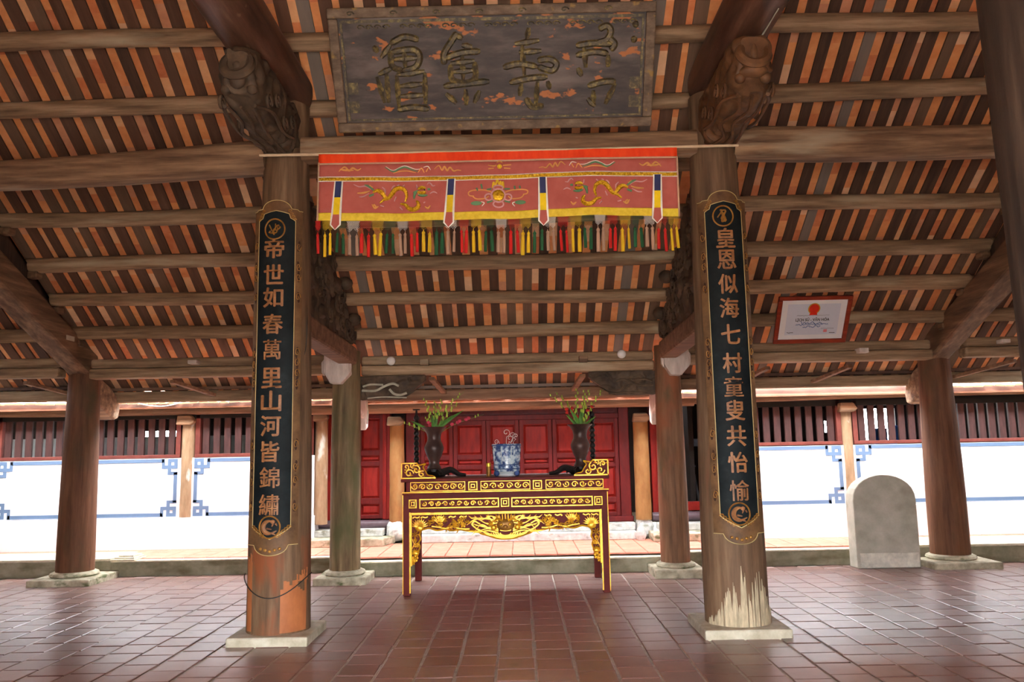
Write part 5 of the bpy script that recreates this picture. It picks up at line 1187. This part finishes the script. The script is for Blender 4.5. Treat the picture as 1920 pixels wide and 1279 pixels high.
for s in (-1, 1):
    mb = MB(); V = lambda a, z: Vector((gc+s*a*sc, yy, z))
    # mane and whiskers streaming from the central mask
    for k in range(9):
        z0_ = 0.64+0.022*k; L = 0.30+0.05*math.sin(k*1.3)
        mb.tube(catmull([V(0.08, z0_), V(0.08+L*0.35, z0_+0.03*math.sin(k)), V(0.08+L*0.7, z0_+0.02+0.03*math.cos(k*2)), V(0.08+L, z0_+0.03*math.sin(k*1.7))], 5), [0.012-0.0006*i for i in range(16)], 5)
    mb.tube(catmull([V(0.10, 0.62), V(0.2, 0.66), V(0.30, 0.70), V(0.37, 0.755), V(0.34, 0.79), V(0.28, 0.76)], 5), 0.011, 5)
    mb.tube(catmull([V(0.12, 0.76), V(0.18, 0.83), V(0.20, 0.86)], 5), [0.012]*10+[0.005], 5)
    for k in range(6): mb.tube([V(0.05+0.055*k, 0.80+0.006*k), V(0.075+0.06*k, 0.825), V(0.085+0.065*k, 0.852)], [0.010, 0.009, 0.003], 5)
    mb.build('mane_carving', M_gold, ap, smooth=True)
    mb = MB()    # leafy branches and birds between mask and corner
    mb.tube(catmull([V(0.40, 0.71), V(0.50, 0.715), V(0.58, 0.735), V(0.66, 0.72), V(0.74, 0.735), V(0.82, 0.745)], 5), 0.010, 5)
    for k in range(10):
        a = 0.42+0.045*k; z = 0.77+0.045*math.sin(k*2.4); fan(mb, V(a, z), 0.05+0.012*(k % 3), k*0.9, k*0.9+2.4, 5, 0.006)
    for a, z in ((0.5, 0.80), (0.56, 0.77), (0.72, 0.79), (0.47, 0.755), (0.79, 0.825)): flower(mb, V(a, z), 0.035)
    for a in (0.43, 0.55, 0.68, 0.86, 0.95): mb.tube(catmull([V(a, 0.852), V(a+0.03, 0.84), V(a+0.06, 0.85), V(a+0.08, 0.835)], 4), 0.009, 5)
    fan(mb, V(0.74, 0.76), 0.12, 0.9 if s > 0 else math.pi-0.9, 2.3 if s > 0 else math.pi-2.3, 7, 0.007)
    mb.build('branch_carving', M_gold, ap, smooth=True)
    mb = MB()    # fan tail at the corner, blossoms down the spandrel
    fan(mb, V(0.955, 0.74), 0.10, 0.15, math.pi-0.15, 11, 0.008); mb.ball(V(0.955, 0.725), (0.05, 0.012, 0.035), 10, 6)
    fan(mb, V(1.0, 0.66), 0.045, 0, 5.5, 7, 0.006)
    mb.tube(catmull([V(1.04, 0.50), V(1.01, 0.56), V(0.985, 0.60)], 5), 0.005, 5); mb.tube(catmull([V(1.03, 0.53), V(1.0, 0.53), V(0.98, 0.56)], 5), 0.005, 5)
    mb.tube(catmull([V(1.04, 0.62), V(1.02, 0.57), V(1.0, 0.52)], 5), 0.004, 5)
    flower(mb, V(0.985, 0.545), 0.03); flower(mb, V(1.0, 0.60), 0.022); fan(mb, V(1.0, 0.46), 0.05, 0.2, math.pi-0.2, 6, 0.008)
    mb.ball(V(1.0, 0.455), (0.04, 0.012, 0.025), 10, 6); flower(mb, V(1.005, 0.40), 0.04); flower(mb, V(1.03, 0.36), 0.03)
    mb.build('spandrel_carving', M_gold, ap, smooth=True)
mb = MB(); C0 = Vector((gc, yy, 0.72))
for k in range(5):
    a = k; mb.tube([(gc+(0.16-0.025*k)*math.cos(math.pi+math.pi*i/14), yy-0.006*k, 0.665+(0.062-0.008*k)*math.sin(math.pi+math.pi*i/14)) for i in range(15)], 0.009, 5)
for s in (-1, 1):
    mb.tube(catmull([C0+Vector((s*0.03, -0.035, 0.075)), C0+Vector((s*0.085, -0.035, 0.095)), C0+Vector((s*0.12, -0.02, 0.07))], 5), 0.013, 6)
    mb.ball(C0+Vector((s*0.13, -0.01, 0.0)), (0.035, 0.015, 0.03), 8, 5); fan(mb, C0+Vector((s*0.14, 0, 0.02)), 0.07, 0.2 if s > 0 else math.pi-0.2, 1.5 if s > 0 else math.pi-1.5, 5)
for k in range(7): mb.tube([C0+Vector((-0.09+0.03*k, -0.01, 0.09)), C0+Vector((-0.10+0.033*k, -0.02, 0.125+0.01*(3-abs(k-3)))), C0+Vector((-0.105+0.035*k, -0.005, 0.145))], [0.012, 0.010, 0.003], 5)
mb.build('mask_mane', M_gold, ap, smooth=True)
mb = MB(); mb.ball(C0+Vector((0, -0.01, 0.025)), (0.10, 0.035, 0.068), 18, 10); mb.ball(C0+Vector((0, -0.045, 0.01)), (0.028, 0.018, 0.022), 10, 6)
mk = mb.build('mask', M_gold_dk, ap, smooth=True)
mb = MB()
for s in (-1, 1): mb.ball(C0+Vector((s*0.048, -0.042, 0.035)), 0.017, 10, 6)
mb.tube([C0+Vector((0.06*math.cos(math.pi*i/10), -0.045, -0.022-0.012*math.sin(math.pi*i/10))) for i in range(11)], 0.007, 5)
mb.build('mask_features', M_gold, mk, smooth=True)
# openwork corner ornaments on the top
for s, xe in ((1, TX0-0.02), (-1, TX1+0.022)):
    P = [(0, 0), (0.385, 0), (0.36, 0.028), (0.30, 0.04), (0.27, 0.085), (0.245, 0.13), (0.275, 0.165), (0.20, 0.15), (0.17, 0.178), (0.0, 0.178)]
    mb = MB(); X = lambda a: xe+s*a
    oy = TY+0.01
    mb.box(min(X(0), X(0.012)), max(X(0), X(0.012)), oy-0.012, oy+0.02, 1.268, 1.446); mb.box(min(X(0), X(0.385)), max(X(0), X(0.385)), oy-0.012, oy+0.02, 1.268, 1.282)
    mb.box(min(X(0), X(0.17)), max(X(0), X(0.17)), oy-0.012, oy+0.02, 1.434, 1.446)
    mb.tube(catmull([(X(a), oy, 1.268+b) for a, b in P[1:9]], 4), 0.008, 6)
    co = mb.build('corner_ornament', M_gold, alt, smooth=False)
    mb = MB()
    for (a, b, R, a0, sg) in ((0.09, 0.06, 0.05, 0, 1), (0.17, 0.10, 0.05, 2, -1), (0.06, 0.13, 0.035, 4, 1), (0.23, 0.05, 0.04, 1, 1), (0.13, 0.15, 0.03, 5, -1)):
        mb.tube([(X(a)+(p[0]), oy, 1.268+b+p[2]) for p in spiral((0, 0), R, 1.2, a0, sg*s, 16)], 0.0085, 5)
    for k in range(9): 
        a, b = rc.uniform(0.03, 0.24), rc.uniform(0.03, 0.15); an = rc.uniform(0, 6.28)
        mb.tube([(X(a), oy, 1.268+b), (X(a)+0.02*math.cos(an), oy-0.006, 1.268+b+0.02*math.sin(an)), (X(a)+0.04*math.cos(an), oy, 1.268+min(max(b+0.04*math.sin(an), 0.01), 0.17))], [0.004, 0.010, 0.003], 5)
    mb.build('openwork', M_gold, co, smooth=True)
    MB().prism([(X(a), b) for a, b in (P if s < 0 else P[::-1])], (0, oy+0.02, 1.268), (1, 0, 0), (0, 0, 1), (0, 0.008, 0)).build('ornament_back', M_maroon, co)
TOP = 1.268
# ------------------------------------------------------------------ vases with gladioli, candlesticks, incense bowl
def vase(x, y, label):
    t = thing('flower_vase', (x, y, TOP), label, 'vase')
    MB().lathe([(0.07, 0.085), (0.085, 0.10), (0.06, 0.15), (0.062, 0.19), (0.09, 0.25), (0.112, 0.315), (0.115, 0.345), (0.10, 0.385), (0.082, 0.42), (0.078, 0.46), (0.088, 0.51), (0.12, 0.555), (0.145, 0.575), (0.15, 0.585), (0.135, 0.583), (0.08, 0.54), (0.07, 0.47)], (x, y, TOP), 32).build('vase_body', M_vase, t, smooth=True)
    s = 1 if x < -0.2 else -1
    mb = MB().lathe([(0.12, 0.0), (0.135, 0.02), (0.12, 0.045), (0.085, 0.06), (0.08, 0.09)], (x, y, TOP), 24)
    for a in (0, 1.05, 2.1, 3.14, 4.2, 5.25):
        d = Vector((math.cos(a), math.sin(a), 0)); mb.tube(catmull([Vector((x, y, TOP+0.07))+d*0.09, Vector((x, y, TOP+0.05))+d*0.14, Vector((x, y, TOP+0.018))+d*0.175], 4), [0.022-0.0015*i for i in range(9)], 6)
    c0 = Vector((x+s*0.1, y-0.05, TOP+0.05)); mb.tube(catmull([c0, c0+Vector((s*0.1, 0, 0.03)), c0+Vector((s*0.19, -0.01, -0.02)), c0+Vector((s*0.28, -0.01, -0.034))], 5), [0.045-0.0018*i for i in range(16)], 8)
    mb.build('carved_stand', M_blk, t, smooth=True)
    return t
va = vase(-1.02, 9.58, 'dark bronze flared vase holding gladioli, on the altar end by the greenish grey column')
vb = vase(0.715, 9.58, 'dark bronze flared vase holding upright gladioli, on the altar end by the reddish column')
def spray(label, x, y, stems, leaves, petals, seed):
    t = thing('gladiolus_spray', (x, y, TOP+0.5), label, 'flowers'); r = random.Random(seed); B = Vector((x, y, TOP+0.50))
    for dx, dz, bend, pet in stems:
        tip = B+Vector((dx, r.uniform(-0.08, 0.05), dz)); P = catmull([B+Vector((dx*0.08, 0, 0)), B+Vector((dx*0.45+bend, 0, dz*0.55)), tip], 6)
        st = MB().tube(P, [0.006-0.0003*i for i in range(len(P))], 6).build('stem', M_stem, t)
        mb = MB(); pm = MB(); n = 7
        for k in range(n):
            q = P[int((0.45+0.53*k/(n-1))*(len(P)-1))]; sd = 1 if k % 2 else -1; d = Vector((sd*0.012, -0.006, 0.012)); sz = 0.019*(1-0.07*k)
            (pm if pet and k < pet else mb).ball(q+d, (sz*0.7, sz*0.7, sz*1.5) if not (pet and k < pet) else (0.024, 0.02, 0.022), 7, 5)
        if mb.v: tag(mb.build('bud', M_bud, st, smooth=True), kind='stuff')
        if pm.v: tag(pm.build('petals', petals, st, smooth=True), kind='stuff')
    for dx, dz, w in leaves:
        mb = MB(); n = 8; vs = []; fs = []
        for i in range(n+1):
            f = i/n; c = B+Vector((dx*f**1.2, -0.02+0.04*math.sin(dx*9), dz*f-0.02*f*f)); ww = 1.35*w*math.sin(math.pi*(0.12+0.86*f))**0.8; px_ = Vector((dz, 0, -dx)).normalized()
            vs += [c-px_*ww, c+Vector((0, -0.006, 0)), c+px_*ww]
        for i in range(n): a = i*3; fs += [(a, a+1, a+4, a+3), (a+1, a+2, a+5, a+4)]
        ob = mb.add(vs, fs).build('leaf', M_leaf, t); ob.modifiers.new('thick', 'SOLIDIFY').thickness = 0.002
    return t
spray('gladioli leaning wide with pink blooms in the vase by the greenish grey column', -1.02, 9.58,
      [(-0.36, 0.14, -0.03, 0), (-0.12, 0.44, 0, 0), (0.02, 0.40, 0, 0), (0.10, 0.42, 0.01, 0), (0.36, 0.50, -0.03, 0), (0.32, 0.38, 0.0, 0), (0.60, 0.22, 0.0, 5), (-0.10, 0.2, 0, 3)],
      [(-0.02, 0.26, 0.014), (0.05, 0.30, 0.016), (0.30, 0.27, 0.016), (0.22, 0.24, 0.016), (0.36, 0.30, 0.014), (0.12, 0.2, 0.014), (-0.27, 0.18, 0.012), (0.0, 0.18, 0.014)], M_petal, 3)
spray('gladioli standing upright with red buds in the vase by the reddish column', 0.715, 9.58,
      [(-0.36, 0.46, 0, 2), (-0.28, 0.48, 0.03, 2), (-0.02, 0.52, -0.02, 0), (0.07, 0.5, 0.01, 0), (0.13, 0.50, 0.01, 0), (0.30, 0.50, 0.0, 2), (0.16, 0.28, 0, 0), (-0.10, 0.3, 0, 3)],
      [(0.06, 0.32, 0.016), (0.02, 0.26, 0.016), (-0.06, 0.24, 0.014), (-0.16, 0.22, 0.014), (0.12, 0.24, 0.014), (-0.12, 0.30, 0.012), (0.2, 0.2, 0.012)], M_petr, 6)
for x, lab in ((-1.265, 'black turned candlestick with stacked beads behind the wide-leaning gladioli'), (0.885, 'black turned candlestick with stacked beads behind the upright gladioli')):
    t = thing('candlestick', (x, 9.86, TOP), lab, 'candlestick'); prof = [(0.075, 0), (0.08, 0.02), (0.05, 0.04), (0.03, 0.10), (0.035, 0.16)]
    for k in range(9): z = 0.18+0.062*k; prof += [(0.020, z), (0.034, z+0.016), (0.036, z+0.03), (0.032, z+0.044)]
    prof += [(0.015, 0.75), (0.012, 0.80)]
    MB().lathe(prof[:5], (x, 9.86, TOP), 20).build('base', M_blk, t, smooth=True); MB().lathe(prof[4:], (x, 9.86, TOP), 16).build('beaded_shaft', M_blk, t, smooth=True)
    MB().lathe([(0.04, 0.80), (0.05, 0.815), (0.01, 0.82)], (x, 9.86, TOP), 16).build('drip_pan', M_blk, t, smooth=True)
bx_, by_ = -0.158, 9.4
t = thing('incense_bowl', (bx_, by_, TOP), 'blue and white porcelain incense bowl with a round medallion, on three feet', 'bowl')
MB().lathe([(0.145, 0.055), (0.152, 0.08), (0.155, 0.10), (0.150, 0.13), (0.160, 0.20), (0.168, 0.30), (0.170, 0.352), (0.175, 0.362), (0.170, 0.37), (0.158, 0.365), (0.155, 0.30)], (bx_, by_, TOP), 40).build('bowl_body', M_porc, t, smooth=True)
for z, r in ((0.13, 0.153), (0.352, 0.173), (0.085, 0.155)): MB().ring((bx_, by_, TOP+z), r, 0.006, (0, 0, 1), 36, 6).build('glaze_band', M_porcb, t, smooth=True)
MB().lathe([(0.105, 0.0), (0.112, 0.015), (0.10, 0.03), (0.125, 0.055), (0.14, 0.06)], (bx_, by_, TOP), 36).build('bowl_foot', M_porcw, t, smooth=True)
for a in (math.radians(-30), math.radians(-150), math.radians(90)):
    MB().ball((bx_+0.135*math.cos(a), by_+0.135*math.sin(a), TOP+0.035), (0.035, 0.035, 0.036), 10, 6).build('foot', M_porcb, t, smooth=True)
mb = MB(); n = 24
def onb(a, z, d=0.003): ang = -math.pi/2+a/0.165; rr = 0.150+(z-0.13)*0.085+d; return Vector((bx_+rr*math.cos(ang), by_+rr*math.sin(ang), TOP+z))
mz = 0.262
mb.add([onb(0.036*math.cos(2*math.pi*i/n), mz+0.036*math.sin(2*math.pi*i/n)) for i in range(n)], [tuple(range(n))]); md = mb.build('medallion', M_porcw, t)
mb = MB(); P = [(0.033*math.cos(math.pi/2+math.pi*i/12), 0.033*math.sin(math.pi/2+math.pi*i/12)) for i in range(13)]+[(0.0165*math.cos(-math.pi/2+math.pi*i/8), -0.0165+0.0165*math.sin(-math.pi/2+math.pi*i/8)) for i in range(1, 9)]+[(-0.0165*math.cos(-math.pi/2+math.pi*i/8), 0.0165+0.0165*math.sin(-math.pi/2+math.pi*i/8)) for i in range(1, 8)]
mb.add([onb(a, mz+b, 0.005) for a, b in P], [tuple(range(len(P)))]); mb.add([onb(0.006*math.cos(i), mz+0.0165+0.006*math.sin(i), 0.0065) for i in (0, 1.05, 2.1, 3.14, 4.2, 5.25)], [tuple(range(6))]); mb.build('medallion_figure', M_porcb, md)
for sg in (-1, 1):
    mb = MB()
    for k in range(2):
        P = [onb(sg*(0.055+0.004*k), 0.14), onb(sg*(0.055+0.004*k), 0.34)]; mb.tube(P, 0.003, 4)
    mb.build('panel_line', M_porcw, t)
MB().lathe([(0.10, 0.33), (0.155, 0.34), (0.155, 0.345), (0.05, 0.355)], (bx_, by_, TOP), 30).build('ash_bed', M_ash, t, smooth=True)
ash = [(0.0, 0.5, 0.05, 1.2), (0.07, 0.47, 0.04, 1.4), (0.11, 0.46, 0.035, -1.3), (-0.11, 0.40, 0.03, -1.2), (0.04, 0.43, 0.045, 1.0)]
for k, (dx, dz, R, tn) in enumerate(ash):
    P = [(bx_+dx*0.6, by_, TOP+0.33), (bx_+dx*0.8, by_, TOP+0.40)]+[(bx_+dx+p[0], by_+0.01*k, TOP+dz+p[2]) for p in spiral((0, 0), R, abs(tn), -1.5, 1 if tn > 0 else -1, 18)]
    tag(MB().tube(P, 0.0035, 5).build('incense_stick', M_ash, smooth=True), 'spent incense stick curled into pale ash in the porcelain bowl', 'incense', 'curled incense sticks in the bowl')
t = thing('small_jar', (-0.365, 9.3, TOP), 'small brown jar with a bright brass cap beside the porcelain bowl', 'jar')
MB().lathe([(0.022, 0), (0.026, 0.01), (0.026, 0.10), (0.024, 0.115)], (-0.365, 9.3, TOP), 16).build('jar_body', M_gold_dk, t, smooth=True)
MB().lathe([(0.027, 0.115), (0.028, 0.15), (0.02, 0.158)], (-0.365, 9.3, TOP), 16).build('cap', M_brass, t, smooth=True)
# ------------------------------------------------------------------ cables
P = [(-2.13+0.292*math.cos(a), FY+0.292*math.sin(a), 0.55-0.17*math.sin(min(max((-a), 0), math.pi))**2) for a in [-0.1-2.95*i/24 for i in range(25)]]
tag(MB().tube(P, 0.005, 5).build('cable', M_cable), 'thin dark cable looped loosely round the foot of the orange-stained column', 'cable')
P = catmull([(-1.925, 7.15, 3.0), (-1.90, 7.12, 2.75), (-1.905, 7.1, 2.5), (-1.95, 7.05, 2.3), (-1.935, 7.02, 2.1)], 6)
tag(MB().tube(P, 0.005, 5).build('cable', M_cable), 'thin dark cable hanging down the shaded side of a couplet column', 'cable')
P = catmull([(-5.45, 11.3, 2.33), (-5.3, 11.35, 2.29), (-5.12, 11.4, 2.27), (-4.95, 11.4, 2.29), (-4.8, 11.45, 2.34)], 6)
tag(MB().tube(P, 0.008, 6).build('cable', M_wcable), 'white cable sagging in the gap between eave and slatted wall', 'cable')
